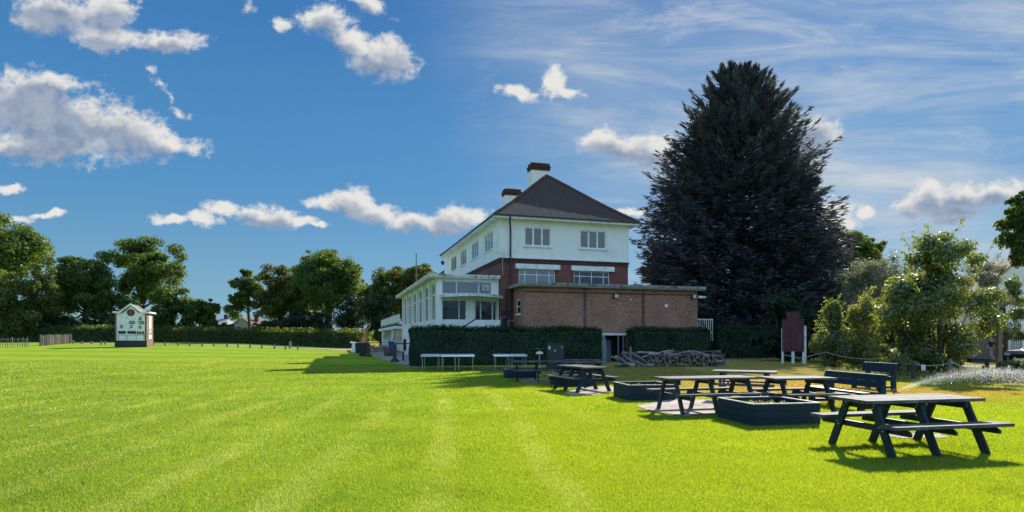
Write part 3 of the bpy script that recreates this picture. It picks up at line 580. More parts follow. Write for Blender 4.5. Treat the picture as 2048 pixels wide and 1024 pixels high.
# -- sunroom on the field side
SU, SV = 0.3, -4.31; SL = 20.8
zr = au(870, 550.5, SU)[1]; zs = au(900, 640.2, SU)[1]; zh = au(900, 559.5, SU)[1]
far = SU+SL
sb = MB()
bays = [SU+0.0]
pil = [av(px, 620, SV)[0] for px in (873.5, 861, 848, 836, 825.5, 816, 807.5)]
hl = []; pw = 0.30
for i in range(6):
    a, b = pil[i]+ (0.55 if i == 0 else pw), pil[i+1]-pw*0.6
    hl.append((a, b, zs, zr-0.42))
xw = [au(px, 600, SU)[0] for px in (884, 983, 933)]
up = (xw[0], xw[1], au(900,588,SU)[1], zh-.08); lo = (xw[0], xw[2], zs, au(900,599.5,SU)[1])
dr0, dr1 = au(951, 620, SU)[0], au(1003, 620, SU)[0]; dlo = (dr0, min(dr1, -0.08), zs-.25, lo[3])
wall(sb, 'u', SU, SV, -0.002, 0, zr-0.18, [up, lo, dlo], depth=0.5); wall(sb, 'v', SV, SU, far, 0, zr-0.18, hl, depth=0.16); wall(sb, 'u', far, SV, 0, 0, zr-.18)
sb.build('sunroom_wall', M['white'], H)
for h in hl: window('v', SV, h, (0.5,), (0.70,), 'glass', fw=0.08, bar=0.10, rec=0.09, sill=False, name='sunroom_window')
window('u', SU, up, (0.29, 0.74), (), 'greyglass', fw=0.05, bar=0.07, rec=0.05, sill=False, name='sunroom_window')
window('u', SU, lo, (0.70,), (), 'glass', fw=0.05, bar=0.06, rec=0.05, sill=False, name='sunroom_window')
window('u', SU, dlo, (0.28, 0.82), (), 'glass', fw=0.05, bar=0.08, rec=0.35, sill=False, name='glazed_door')
acx, acz = au(970, 576, SU); ac = MB(); ac.box(acx-.22, acx+.22, SU-.16, SU+.03, acz-.2, acz+.2); aco = ac.build('air_conditioner', mat('cream_plastic', (0.55,0.52,0.45), (0.5,0.47,0.4), .5, 2), H)
MB().lathe([(0.15,0),(0.15,0.015),(0.05,0.018)], (0,0,0), 18).build('fan_grille', M['concrete'], aco, loc=(acx, SU-.161, acz)).rotation_euler = (R(90), 0, 0)
cp = MB()
for px in (879, 943): x = au(px, 620, SU)[0]; cp.box(x-.16 - (0.02 if px < 900 else 0), x+.16, SU-.12, SU-.003, 0, zr-.19 if px < 900 else lo[3])
cp.build('pillar', M['white'], H, bevel=0.02)
for y in pil[1:]: MB().box(SV-.13, SV-.003, y-pw*.5, y+pw*.85, 0, zr-.19).build('pilaster', M['white'], H)
wb = MB()
for h in hl: wb.box(SV-.05, SV-.003, h[0], h[1], zs-.10, zs-.01)
wb.build('window_ledge', M['white'], H)
sr = MB(); rx1 = au(1004, 556, SU-.35)[0]; sr.box(SV-.55, min(rx1, -.04), SU-.40, far+1.0, zr-.18+.002, zr+.04); sro = sr.build('sunroom_roof', M['worn'], H)
MB().box(SV-.60, min(rx1, -.04)+.05, SU-.45, SU-.403, zr-.06, zr+.07).box(SV-.60, SV-.553, SU-.403, far+1.0, zr-.06, zr+.07).build('fascia', M['worn'], sro)
# rear roof glimpsed over the sunroom
rr = MB(); y0 = far+0.4; rr.prism([(-3.6,y0,5.8),(0.0,y0,5.8),(0.0,y0,8.6)], (0, 7, 0)); rr.build('rear_roof', M['roof'], H)
# curved canopy over the garden door
cn = MB(); n = 14; zc = au(900, 593, SU)[1]; c0, c1 = au(883, 590, SU-.6)[0], min(au(1008, 590, SU-.6)[0], .0)+.25
low, top = [], []
for i in range(n+1):
    t = i/n; x = c0+(c1-c0)*t; bow = math.sin(math.pi*min(1, t*1.05))
    low.append((x, SU-.25-1.25*bow**.6, zc-.10+.06*bow)); top.append((x, SU-.25-1.25*bow**.6, zc+.10+.06*bow))
bl = [(p[0], SU-.003, p[2]) for p in low]; tl_ = [(p[0], SU-.003, p[2]+.05) for p in top]
for i in range(n):
    cn.quad(low[i], low[i+1], top[i+1], top[i]); cn.quad(low[i], bl[i], bl[i+1], low[i+1]); cn.quad(top[i], top[i+1], tl_[i+1], tl_[i])
cn.build('curved_canopy', M['worn'], H)
# terrace parapet and stair at the garden door
px0_, pzt = au(952, 639.5, SU-1.6); sp_ = MB(); e0 = au(921, 656, SU-1.6); e1 = au(1000, 640, SU-1.6)
sp_.prism([(e0[0]-1.2,SU-1.6,0),(e1[0],SU-1.6,0),(e1[0],SU-1.6,pzt),(px0_,SU-1.6,pzt),(e0[0]-1.2,SU-1.6,e0[1]-.9)], (0,.18,0))
sp_.box(px0_, e1[0], SU-1.42, SU-.003, pzt-1.15, pzt-1.0); spo = sp_.build('stair_parapet', M['white'], H)
MB().tube([(e0[0]-1.0,SU-1.5,e0[1]-.75),(px0_-.05,SU-1.5,pzt+.02),(px0_+.35,SU-1.5,pzt+.03)], .045, 8).build('handrail', M['black'], spo)
# pipes, rails and aerial at the corner
dpp = MB(); dpp.tube([(0.55,-.62,ZE-.05),(0.55,-.5,ZE-.35),(0.72,-.12,ZE-.95),(0.72,-.10,ZB),(0.72,-.12,0.1)], .06, 8)
dpp.tube([(0.42,-.06,5.0),(0.42,-.06,0.1)], .05, 8); dpp.tube([(0.22,-.06,3.4),(0.22,-.06,0.1)], .06, 8); dpp.tube([(0.18,-.07,3.4),(0.85,-.07,3.45)], .05, 8); dpp.build('downpipe', M['black'], H)
hr = MB()
for a, b, zt in ((1001.5,1011,634.5),(1017,1029,641.5)):
    xa, z = au(a, zt, -.9); xb, _ = au(b, zt, -.9); hr.tube([(xa,-.9,0),(xa,-.9,z),(xb,-.9,z+.03)], .03, 8)
hr.build('service_rail', M['steel'], H)
an = MB(); ax_ = 0.12
an.tube([(ax_,-.25,5.9),(ax_,-.25,7.7)], .018, 6); an.beam((ax_-.5,-.25,7.35),(ax_+.5,-.25,7.4),.02,.02)
for k in range(7): an.beam((ax_-.45+.15*k,-.25,7.2),(ax_-.45+.15*k,-.25,7.55),.012,.012)
an.tube([(ax_-.15,-.3,7.0),(ax_+.05,-.35,7.25),(ax_+.2,-.3,7.0)], .015, 5); an.beam((ax_,-.25,6.2),(ax_,.03,6.2),.03,.03); an.build('aerial', M['steel'], H)
lp = MB(); lp.tube([(-.35,LN+.3,ZE-.2),(-.35,LN+.3,ZE-.55)], .012, 5); lp.lathe([(0.02,0),(0.2,-.12),(0.22,-.22),(0.1,-.42),(0.02,-.5)], (-.35,LN+.3,ZE-.5), 8); lp.build('hanging_lantern', M['black'], H)
# -- far balcony wing
BV = -4.7; b0 = far+.05; b1 = av(762, 660, BV)[0]; zbt = av(762, 641.5, BV)[1]; zbb = av(762, 656.5, BV)[1]; zcb = av(762, 661.5, BV)[1]
bm_ = MB(); bm_.box(BV, BV+.15, b0, b1, zbb+.05, zbt); bm_.box(BV+.15, 0, b1-.15, b1, zbb+.05, zbt); bal = bm_.build('balcony', M['worn'], H)
dt = MB(); k = b0; o1 = []; o2 = []
while k < b1-.3:
    o1 += [(BV-.02,k,zbt+.03),(BV-.02,k+.1,zbt+.03),(BV-.02,k+.1,zbt+.09),(BV-.02,k+.42,zbt+.09),(BV-.02,k+.42,zbt+.03)]; o2 += [(BV-.06,k,zbb+.15),(BV-.06,k+.1,zbb+.15),(BV-.06,k+.1,zbb+.27),(BV-.06,k+.40,zbb+.27),(BV-.06,k+.40,zbb+.15)]; k += .62
dt.prism([(BV-.02,b0,zbt+.003)]+o1+[(BV-.02,k-.2,zbt+.003)], (.19,0,0)); dt.prism([(BV-.06,b0,zbb+.10)]+o2+[(BV-.06,k-.2,zbb+.10)], (.057,0,0))
dt.build('coping', M['concrete'], bal)
MB().box(BV-.25, 0, b0, b1+.2, zbb-.12, zbb+.045).build('deck_edge', M['black'], bal)
MB().box(BV-.32, 0, b0, b1+.25, zcb-.06, zbb-.123).build('canopy_edge', M['whitepaint'], bal)
wv = BV+1.5; hb = []; y = b0+1.0
while y < b1-4.5: hb.append((y, y+1.5, .75, zcb-.75)); y += 2.2
bk = MB(); wall(bk, 'v', wv, b0, b1-.4, 0, zcb-.07, hb, depth=.1); wall(bk, 'u', b1-.4, BV+.1, 0, 0, zcb-.07); bk.box(BV+.1, wv, b1-2.6, b1-2.45, 0, zcb-.07); bk.build('balcony_wall', M['white'], H)
for h in hb: window('v', wv, h, (0.5,), (), 'greyglass', fw=.08, bar=.08, rec=.03, sill=False)
for px in (783.5, 764): cl_ = MB(); y = av(px, 690, BV)[0]; cl_.box(BV+.02, BV+.3, y-.5, y+.5, 0, zcb-.07); cl_.beam((BV+.16,y-.4,zcb-1.2),(BV+.16,y-2.2,zcb-.1),.25,.2); cl_.build('column', M['white'], H)
st = MB()
for k in range(4): st.box(BV-.45*(4-k), BV+.1, b1-9, b1-4, 0, .17*(k+1)) if k == 0 else st.box(BV-.45*(4-k), BV+.1, b1-9, b1-4, .17*k+.002, .17*(k+1))
st.build('step', M['concrete'], H)
lv = MB(); ly0, lz0 = av(812, 716, SV-.02); ly1, _ = av(806, 716, SV-.02)
for kk in range(5): yq = min(ly0,ly1)+abs(ly1-ly0)*kk/4; lv.box(SV-.06, SV-.03, yq-.03, yq+.03, .35, 1.45)
lv.box(SV-.02, SV-.003, min(ly0,ly1)-.3, max(ly0,ly1)+.3, .3, 1.5); lv.build('basement_grille', M['dark'], H)
# ------------------------------------------------------------------ vegetation
def unit(v): return v/np.maximum(np.linalg.norm(v, axis=1, keepdims=True), 1e-9)
def leaves(c, a, n, L, Wd):
    """rhombic leaves: centre, long axis, rough normal, length, width"""
    a = unit(a); s = unit(np.cross(a, n)); k = len(c); L = np.broadcast_to(L, (k,))[:,None]; Wd = np.broadcast_to(Wd, (k,))[:,None]
    nn = np.cross(s, a); v = np.zeros((k, 4, 3), np.float32)
    v[:,0] = c-a*L*.5; v[:,1] = c+s*Wd*.5+nn*Wd*.12; v[:,2] = c+a*L*.5; v[:,3] = c-s*Wd*.5+nn*Wd*.12
    return v.reshape(-1, 3)
def in_lobes(rg, lobes, n, shell=0.45, low=0.35):
    lobes = np.asarray(lobes, float); w = (lobes[:,3]*lobes[:,5])**.95; w /= w.sum(); i = rg.choice(len(lobes), n, p=w)
    d = unit(rg.normal(size=(n, 3))); d[:,2] = np.where((d[:,2] < -.2) & (rg.random(n) < low), -d[:,2], d[:,2])
    r = 1-np.abs(rg.normal(0, shell, n)); r = np.clip(r, .05, 1.12)
    return lobes[i,:3] + d*lobes[i,3:6]*r[:,None], d
def sublobes(rg, main, m, lo=.2, hi=.36, flat=.72):
    out = []
    main = np.asarray(main, float); w = main[:,3]*main[:,5]; w = w/w.sum()
    for _ in range(m):
        e = main[rg.choice(len(main), p=w)]; d = rg.normal(size=3); d /= np.linalg.norm(d)
        if d[2] < -.35 and rg.random() < .35: d[2] = -d[2]
        p = e[:3]+d*e[3:6]*rg.uniform(.55, .98); r = min(e[3], e[5])*rg.uniform(lo, hi); out.append((*p, r*1.1, r*1.1, r*flat))
    return out
def foliage(rg, lobes, n, L, aspect=.6, droop=.25, shell=.4):
    c, d = in_lobes(rg, lobes, n, shell); nn = unit(d + rg.normal(0, .55, (n, 3)) + np.array([0, 0, .25])); a = np.cross(nn, rg.normal(size=(n, 3))); a[:,2] -= droop
    l = L*(.6+.8*rg.random(n)); return leaves(c, a, nn, l, l*aspect)
M['oak'] = leafmat('broadleaf_foliage', (0.038,0.080,0.018), (0.080,0.140,0.026), (0.28,0.37,0.034), .45, .22)
M['olive'] = leafmat('olive_green_foliage', (0.066,0.098,0.024), (0.115,0.148,0.034), (0.33,0.36,0.05), .45, .25)
M['chestnut'] = leafmat('browning_foliage', (0.034,0.068,0.015), (0.080,0.120,0.022), (0.26,0.30,0.03), .42, .25, autumn=(0.15,0.085,0.02))
M['holly'] = leafmat('dark_evergreen_foliage', (0.016,0.038,0.020), (0.032,0.062,0.026), (0.06,0.10,0.03), .25, .4)
M['willow'] = leafmat('grey_green_foliage', (0.10,0.125,0.07), (0.17,0.19,0.105), (0.34,0.35,0.14), .42, .5, .08)
M['cypress'] = leafmat('dark_conifer_foliage', (0.066,0.076,0.105), (0.105,0.116,0.14), (0.16,0.16,0.14), .25, .25, .03, autumn=(0.062,0.050,0.054))  # blue violet cast of lens flare put into the leaf colour
M['shrub'] = leafmat('bright_shrub_leaves', (0.055,0.095,0.024), (0.135,0.175,0.038), (0.40,0.46,0.05), .52, .7, .08)
M['shrub2'] = leafmat('yellow_green_shrub_leaves', (0.085,0.115,0.025), (0.19,0.21,0.038), (0.52,0.54,0.06), .55, .7, .07)
M['hedge'] = leafmat('clipped_hedge_leaves', (0.018,0.046,0.020), (0.038,0.085,0.034), (0.07,0.13,0.03), .3, .5, .025)
M['fhedge'] = leafmat('far_hedge_leaves', (0.028,0.058,0.016), (0.055,0.10,0.022), (0.30,0.34,0.03), .45, .4)
M['core'] = mat('hedge_twigs', (0.008,0.014,0.008), (0.014,0.018,0.01), 1.0, 4)
M['weeds'] = leafmat('rough_grass_blades', (0.09,0.11,0.04), (0.16,0.17,0.06), (0.30,0.30,0.09), .5, .8)
def tree(name, label, base, main, m, n, L, mt, seed, trunk=.4, fork=.45, group=None, lo=.15, hi=.31, extra=(), aspect=.62, limbs=10, shell=.4, cat='tree'):
    rg = np.random.default_rng(seed); base = Vector(base); t = empty(name, base, 0, label, cat, group)
    rel = [(e[0]-base.x, e[1]-base.y, e[2]-base.z, *e[3:]) for e in main]
    lobes = sublobes(rg, rel, int(m*1.35), lo, hi) + [(e[0]-base.x, e[1]-base.y, e[2]-base.z, *e[3:]) for e in extra]
    m2 = int(m*.7); lobes += [(*(np.array(e[:3])+rg.normal(size=3)*np.array(e[3:6])*.33), e[3]*.36, e[4]*.36, e[5]*.36) for e in [rel[k % len(rel)] for k in range(m2)]]
    np_mesh('crown', foliage(rg, lobes, int(n*2.6), L*.72, aspect, shell=shell*1.2), 4, M[mt], t)
    top = max(e[2]+.3*e[5] for e in rel); cx = sum(e[0] for e in rel)/len(rel); cy = sum(e[1] for e in rel)/len(rel); zf = top*fork
    tk = MB(); tk.tube([(0,0,-.3),(0,0,.3),(cx*.1,cy*.1,zf*.5),(cx*.35,cy*.35,zf),(cx*.8,cy*.8,top*.8)], [trunk*1.45,trunk*1.1,trunk*.9,trunk*.75,trunk*.2], 9)
    for l in rg.permutation(len(lobes))[:limbs]:
        q = Vector(lobes[l][:3]); s0 = Vector((cx*.3, cy*.3, zf*rg.uniform(.75, 1.15))); md = s0.lerp(q, .5)+Vector((0, 0, -.08*q.length*rg.random())); tk.tube([s0, md, q], [trunk*.42, trunk*.26, trunk*.06], 6)
    tk.build('trunk', M['barkdark'], t, smooth=True); return t
def E(px, py, rx, rz, d, ry=None):       # ellipsoid seen at px,py with pixel radii, at distance d
    c = at(px, py, d); return (c.x, c.y, c.z, rx/F*d, (ry or rx)/F*d, rz/F*d)
G_ = 'broadleaf trees beyond the far hedge'
tree('broadleaf_tree', 'tallest olive green tree at the left end of the far hedge', gx(15,128), [E(12,525,78,85,128), E(-60,480,70,60,128), E(40,500,48,52,128)], 46, 13000, .75, 'oak', 1, .7, group=G_)
tree('broadleaf_tree', 'broad olive green tree reaching low in front of the tall one, behind the paling fence', gx(40,112), [E(38,612,74,74,112), E(85,560,30,36,112), E(-40,600,60,80,112)], 52, 15000, .62, 'olive', 2, .6, .35, group=G_)
tree('broadleaf_tree', 'round topped dark tree between the paling fences and the scoreboard', gx(170,122), [E(165,590,66,82,122), E(150,545,42,36,122), E(208,618,34,46,122)], 52, 15000, .62, 'oak', 3, .6, group=G_)
tree('broadleaf_tree', 'tall ragged tree with outstretched limbs behind the white scoreboard', gx(280,130), [E(285,590,54,66,130), E(268,515,54,34,130), E(325,540,44,40,130), E(300,550,60,50,130)], 40, 11500, .68, 'oak', 4, .7, group=G_, lo=.18, hi=.34, extra=[E(362,515,15,14,130), E(350,500,18,14,130), E(230,515,22,17,130), E(300,484,28,14,130), E(250,490,22,12,130), E(270,500,26,16,130)])
tree('broadleaf_tree', 'low rounded tree filling the space just right of the scoreboard', gx(350,118), [E(350,620,48,48,118), E(322,640,34,34,118)], 40, 10500, .55, 'oak', 5, .4, .3, group=G_)
tree('broadleaf_tree', 'small rounded tree at the left edge of the open gap of sky', gx(405,122), [E(405,632,32,36,122), E(420,625,20,30,122)], 26, 6500, .55, 'oak', 6, .35, .3, group=G_)
tree('broadleaf_tree', 'slim tree with a bare trunk and compact crown right of the sky gap', gx(500,126), [E(494,578,34,39,126), E(480,604,22,24,126)], 34, 8500, .55, 'oak', 7, .35, .6, group=G_, extra=[E(458,618,12,10,126), E(470,632,14,10,126)])
tree('broadleaf_tree', 'sprawling yellow green tree leaning against the great tree beside it', gx(560,124), [E(566,582,54,56,124), E(542,612,40,48,124), E(590,610,50,44,124)], 54, 12500, .6, 'chestnut', 8, .5, group=G_)
tree('broadleaf_tree', 'great broad tree with a thick dark trunk midway along the far hedge', gx(656,120), [E(648,572,78,66,120), E(640,530,46,32,120), E(692,560,38,46,120)], 66, 17000, .6, 'oak', 9, .85, .5, group=G_, extra=[E(716,540,11,14,120), E(660,506,20,9,120)])
tree('broadleaf_tree', 'narrow pale olive tree at the right flank of the great tree', gx(724,125), [E(730,602,28,46,125)], 26, 6800, .5, 'olive', 10, .3, group=G_)
tree('broadleaf_tree', 'brown tinged chestnut tree rising behind the sunroom roof', gx(812,112), [E(812,590,62,64,112), E(840,560,40,36,112), E(776,598,38,50,112)], 56, 15000, .6, 'chestnut', 11, .7, group=G_)
G2 = 'dark evergreens under the far trees'
for i, (px, py, rx, rz, d, lb) in enumerate([(706,640,46,50,116,'dark evergreen bush at the right end of the far hedge'), (762,638,44,52,104,'dark evergreen bush against the far balcony'), (600,648,60,30,117,'dark evergreen bush under the yellow green tree'), (545,660,40,22,117,'small dark evergreen bush beside the bare trunk'), (205,655,60,28,119,'dark evergreen bush low behind the scoreboard'), (440,662,36,16,117,'lowest evergreen bush filling the foot of the sky gap'), (120,660,40,30,116,'dark evergreen bush behind the two paling fences'), (345,668,60,24,117,'dark evergreen bush behind the hedge right of the scoreboard')]):
    tree('evergreen_bush', lb, gx(px, d), [E(px, py, rx, rz, d)], 24, 5200, .5, 'holly', 30+i, .3, .3, group=G2, cat='bush', limbs=4)
# trees on the right
tree('broadleaf_tree', 'rounded backlit tree showing past the right flank of the great cypress', gx(1690,78), [E(1690,510,72,50,78), E(1735,500,34,30,78), E(1660,480,36,28,78)], 46, 12000, .42, 'oak', 12, .6, cat='tree')
tree('willow_tree', 'grey green willow behind the small golden conifers', gx(1745,47), [E(1745,600,86,84,47), E(1722,560,62,46,47), E(1800,580,44,64,47), E(1765,560,60,50,47)], 70, 16000, .24, 'willow', 13, .3, aspect=.32, shell=.5)
tree('maple_tree', 'maple leaning in from the right edge above the white house', gx(2110,34), [E(2110,450,90,85,34), E(2050,420,36,40,34), E(2040,500,28,44,34)], 40, 11000, .26, 'oak', 14, .25, aspect=.8)
# ---- great cypress
def conifer(name, label, base, ht, prof, seed, mt, nb, nl, L, rtrunk, lean=.25):
    rg = np.random.default_rng(seed); t = empty(name, base, 0, label, 'conifer')
    zs, rs = [p[0] for p in prof], [p[1] for p in prof]
    z = ht*(1-rg.random(nb)**.62); z = np.clip(z, .02*ht, ht*.985); r = np.interp(z/ht, zs, rs)*ht*(.80+.25*rg.random(nb)+(z/ht > .62)*rg.normal(0,.15,nb)); az = rg.uniform(0, 2*np.pi, nb)
    r *= 1+.10*np.sin(az*3+z*.35)+.05*np.sin(az*7+z*.9)
    rise = .25+1.35*np.clip(z/ht-.42, 0, 1)                       # branch tips turn up, more so near the top
    out = np.stack([np.cos(az), np.sin(az), np.zeros(nb)], 1); side = np.stack([-np.sin(az), np.cos(az), np.zeros(nb)], 1)
    V = []
    per = nl//nb; tt = np.concatenate([rg.beta(3.2, 1.15, (nb, per))], 0)
    for k in range(per):
        q = tt[:,k]; z0 = z - r*.16
        ctr = out*(r*q)[:,None]; ctr[:,2] = z0 + r*(.42*rise*q*q - .10*q*(1-q)); spread = (1-q)*r*.20+.10
        ctr += side*(rg.normal(0, 1, nb)*spread)[:,None]; ctr[:,2] += rg.normal(0, .10, nb)*(1+.03*r) - np.abs(rg.normal(0, .22, nb))*(q < .93)
        a = out*(.8+.3*rg.random(nb))[:,None] + side*rg.normal(0, .55, nb)[:,None]; a[:,2] += rise*q*1.1 - .25 + rg.normal(0, .25, nb)
        nn = rg.normal(0, .5, (nb, 3)); nn[:,2] += .8; l = L*(.5+1.0*rg.random(nb)); V.append(leaves(ctr, a, nn, l, l*.22))
    np_mesh('crown', np.concatenate(V), 4, M[mt], t)
    tk = MB(); tk.tube([(0,0,-.3),(0,0,ht*.3),(0.1,0,ht*.7),(0,0,ht*.97)], [rtrunk,rtrunk*.8,rtrunk*.4,.03], 9)
    for k in range(0, nb, max(1, nb//140)):
        e = Vector(out[k])*float(r[k])*.8; e.z = float(z[k])-.0*float(r[k]); tk.tube([(0,0,float(z[k]-r[k]*.16)), (e.x*.6,e.y*.6,float(z[k]-r[k]*.12)), (e.x,e.y,float(z[k])+.05*float(r[k]))], [.14,.08,.02], 5)
    tk.build('trunk', M['barkdark'], t, smooth=True); return t
CY = 60.0; cb_ = gx(1476, CY); ctop = at(1488, 128, CY).z
pr = [(0,.30),(.05,.355),(.12,.378),(.2,.375),(.3,.352),(.42,.32),(.52,.292),(.62,.258),(.72,.218),(.8,.18),(.88,.125),(.94,.075),(.98,.042),(1,.012)]
conifer('cypress_tree', 'huge dark cypress towering behind the brick wing', cb_, ctop, pr, 21, 'cypress', 2800, 2800*84, .62, .9)
sd = np.random.default_rng(5)
# ---- shrubs of the right border
def shrub(name, label, px, py0, py1, rx, d, mt, n, L, seed, m=34, aspect=.5, cone=False, group=None, cat='shrub'):
    """py0 top, py1 foot"""
    rg = np.random.default_rng(seed); b = gx(px, d); t = empty(name, b, 0, label, cat, group); top = at(px, py0, d).z-b.z; w = rx/F*d
    lobes = []
    for _ in range(m):
        z = top*rg.uniform(.05, .97); f = (1-z/top)**.75 if cone else math.sqrt(max(.05, 1-((z/top-.42)/.62)**2)); a = rg.uniform(0, 6.283); q = w*f*rg.uniform(.15, .98)
        s_ = w*rg.uniform(.20, .34)*(.6+.5*f); lobes.append((math.cos(a)*q, math.sin(a)*q, z, s_, s_, s_*(.8 if not cone else 1.2)))
    V = [foliage(rg, lobes, int(n*1.7), L, aspect, .1, .5)]
    st_ = MB()
    for l in lobes[:14]:
        st_.tube([(l[0]*.08, l[1]*.08, -.1), (l[0]*.5, l[1]*.5, l[2]*.55), (l[0], l[1], l[2])], [.05, .03, .008], 5)
    for _ in range(26):                    # airy outer shoots
        a = rg.uniform(0, 6.283); z = top*rg.uniform(.35, 1.0); f = (1-z/top)**.75 if cone else math.sqrt(max(.05, 1-((z/top-.42)/.62)**2)); p0 = np.array([math.cos(a)*w*f*.7, math.sin(a)*w*f*.7, z]); dr = np.array([math.cos(a)*.5, math.sin(a)*.5, .6+.3*rg.random()])*w*.42
        k = 26; q = rg.random(k)[:,None]; c = p0+dr*q+rg.normal(0, .03*w, (k, 3)); aa = dr+rg.normal(0, .5*w*.4, (k, 3)); V.append(leaves(c, aa, rg.normal(size=(k, 3)), L*(.7+.5*rg.random(k)), L*aspect)); st_.tube([p0-dr*.8, p0+dr*.9], [.014, .004], 4)
    np_mesh('foliage', np.concatenate(V), 4, M[mt], t); st_.build('stem', M['barkdark'], t); return t
shrub('golden_conifer', 'small pointed golden green conifer beside the maroon board', 1668, 608, 735, 58, 34, 'shrub', 9000, .13, 41, cone=True, cat='conifer')
shrub('golden_conifer', 'brighter pointed young conifer, second from the maroon board', 1732, 590, 742, 64, 33, 'shrub2', 9000, .13, 42, cone=True, cat='conifer')
shrub('leafy_shrub', 'biggest leafy shrub, tall and dark at its foot, in the right border', 1876, 472, 752, 92, 27, 'shrub', 17500, .145, 43, 64, .62)
shrub('leafy_shrub', 'rounded yellow green shrub in front of the grey green willow', 1812, 560, 745, 56, 29, 'shrub', 11000, .14, 44, 60, .55)
shrub('leafy_shrub', 'sparse twiggy shrub between the biggest shrub and the bent post', 1962, 500, 700, 58, 46, 'willow', 11000, .14, 45, 26, .5)
shrub('leafy_shrub', 'dark leafy bush filling the gap behind the two pointed conifers', 1706, 632, 738, 76, 38.5, 'holly', 11000, .2, 52, 40, .6)
shrub('leafy_shrub', 'mid green bush behind the rounded yellow green shrub', 1790, 590, 735, 60, 36, 'oak', 9000, .18, 53, 36, .6)
shrub('leafy_shrub', 'loose leafy tree top covering the lower wall of the white house', 2040, 560, 690, 56, 47, 'shrub', 8000, .17, 51, 26, .6)
shrub('leafy_shrub', 'rounded light green bush above the white picket fence', 2046, 662, 705, 30, 40, 'shrub', 4500, .13, 46, 22, .6)
shrub('leafy_shrub', 'dark bush under the white house wall behind the bent post', 1985, 648, 700, 42, 50, 'holly', 4000, .2, 47, 24, .6)
shrub('leafy_shrub', 'weedy low bush at the foot of the second rope post', 1795, 716, 768, 34, 26, 'shrub', 4000, .09, 48, 20, .4)
shrub('leafy_shrub', 'dark leafy shrub leaning over the top of the maroon board', 1570, 585, 730, 60, 42, 'holly', 8000, .2, 49, 34, .6)
shrub('leafy_shrub', 'ragged green weeds beside the parked black car', 2030, 722, 775, 30, 24, 'shrub', 3200, .09, 50, 16, .4)
# ---- hedges
def hedge(name, label, p0, p1, thick, h, mt, n, L, seed, sprig=.12, core=True, ends=True):
    """clipped hedge along p0-p1 (front foot line), thickness to the far side"""
    rg = np.random.default_rng(seed); p0, p1 = Vector(p0), Vector(p1); d = p1-p0; ln = d.length; az = math.atan2(d.y, d.x)
    t = empty(name, p0, az, label, 'hedge'); zb = 0
    slope_ = (p1.z-p0.z)/ln
    def wob(x, z): return .07*np.sin(x*1.7+seed)+.05*np.sin(x*4.1+z*3)+.05*np.sin(z*5+x*.7)
    A_ = [ln*h, ln*thick*1.15, thick*h, thick*h]; tot = sum(A_); V = []
    for face, ar in enumerate(A_):
        k = int(n*ar/tot); a, b = rg.random(k), rg.random(k)
        dep = np.abs(rg.normal(0, .07, k))*h/2
        if face == 0: x, y, z = a*ln, dep+wob(a*ln, b*h)*.6, b*h; nn = np.tile([0,-1,.35], (k,1))
        elif face == 1: x, y, z = a*ln, b*thick, h-dep+wob(a*ln, b*2)*.55+sprig*rg.random(k)**5*2; nn = np.tile([0,0,1.], (k,1))
        else: x, y, z = (dep if face == 2 else ln-dep)+wob(a*thick, b*h)*.5, a*thick, b*h; nn = np.tile([-1. if face == 2 else 1., 0, .3], (k,1))
        r_ = np.clip((z-h*.9)/(h*.1), 0, 1); y = np.where(face == 0, y+.12*r_*r_, y)
        c = np.stack([x, y, z+slope_*x], 1); nn = unit(nn+rg.normal(0, .55, (k, 3))); aa = np.cross(nn, rg.normal(size=(k, 3))); aa[:,2] += .25; l = L*(.6+.8*rg.random(k)); V.append(leaves(c, aa, nn, l, l*.6))
    np_mesh('foliage', np.concatenate(V), 4, M[mt], t)
    c = MB(); i = .12*min(h, thick)+.04; c.hexa([(i,i,0),(ln-i,i,slope_*ln),(ln-i,thick-i,slope_*ln),(i,thick-i,0),(i,i,h-i),(ln-i,i,h-i+slope_*ln),(ln-i,thick-i,h-i+slope_*ln),(i,thick-i,h-i)])
    c.build('twigs', M['core'], t); return t
def loc(v, u, z=0): return PM @ Vector((v, u, z))
HU = -5.62
def hv(px): return au(px, 700, HU)[0]
hedge('garden_hedge', 'long clipped dark hedge in front of the sunroom and brick wing', loc(hv(823), HU), loc(hv(1204), HU), 1.15, 2.12, 'hedge', 52000, .105, 61)
hedge('garden_hedge', 'shorter clipped dark hedge behind the log pile', loc(hv(1269), HU), loc(hv(1422), HU), 1.15, 2.12, 'hedge', 26000, .105, 62)
hedge('garden_hedge', 'tall shadowed hedge between the log pile and the maroon board', gx(1437,46), gx(1562,48), 1.5, 2.4, 'hedge', 14000, .13, 63)
HF = [gx(80,111), gx(310,111), gx(520,103), gx(712,91)]
q0 = gx(-160,113)
hedge('boundary_hedge', 'far boundary hedge running past the scoreboard to the pavilion', HF[0], HF[1], 2.0, 2.45, 'fhedge', 10000, .34, 64, .4)
hedge('boundary_hedge', 'right hand length of the far hedge ending by the wheelie bins', HF[1], HF[3], 2.0, 2.3, 'fhedge', 16000, .34, 65, .4)
hedge('boundary_hedge', 'hedge at the far left under the olive tree', q0, HF[0], 2.0, 1.9, 'fhedge', 6000, .34, 66, .4)
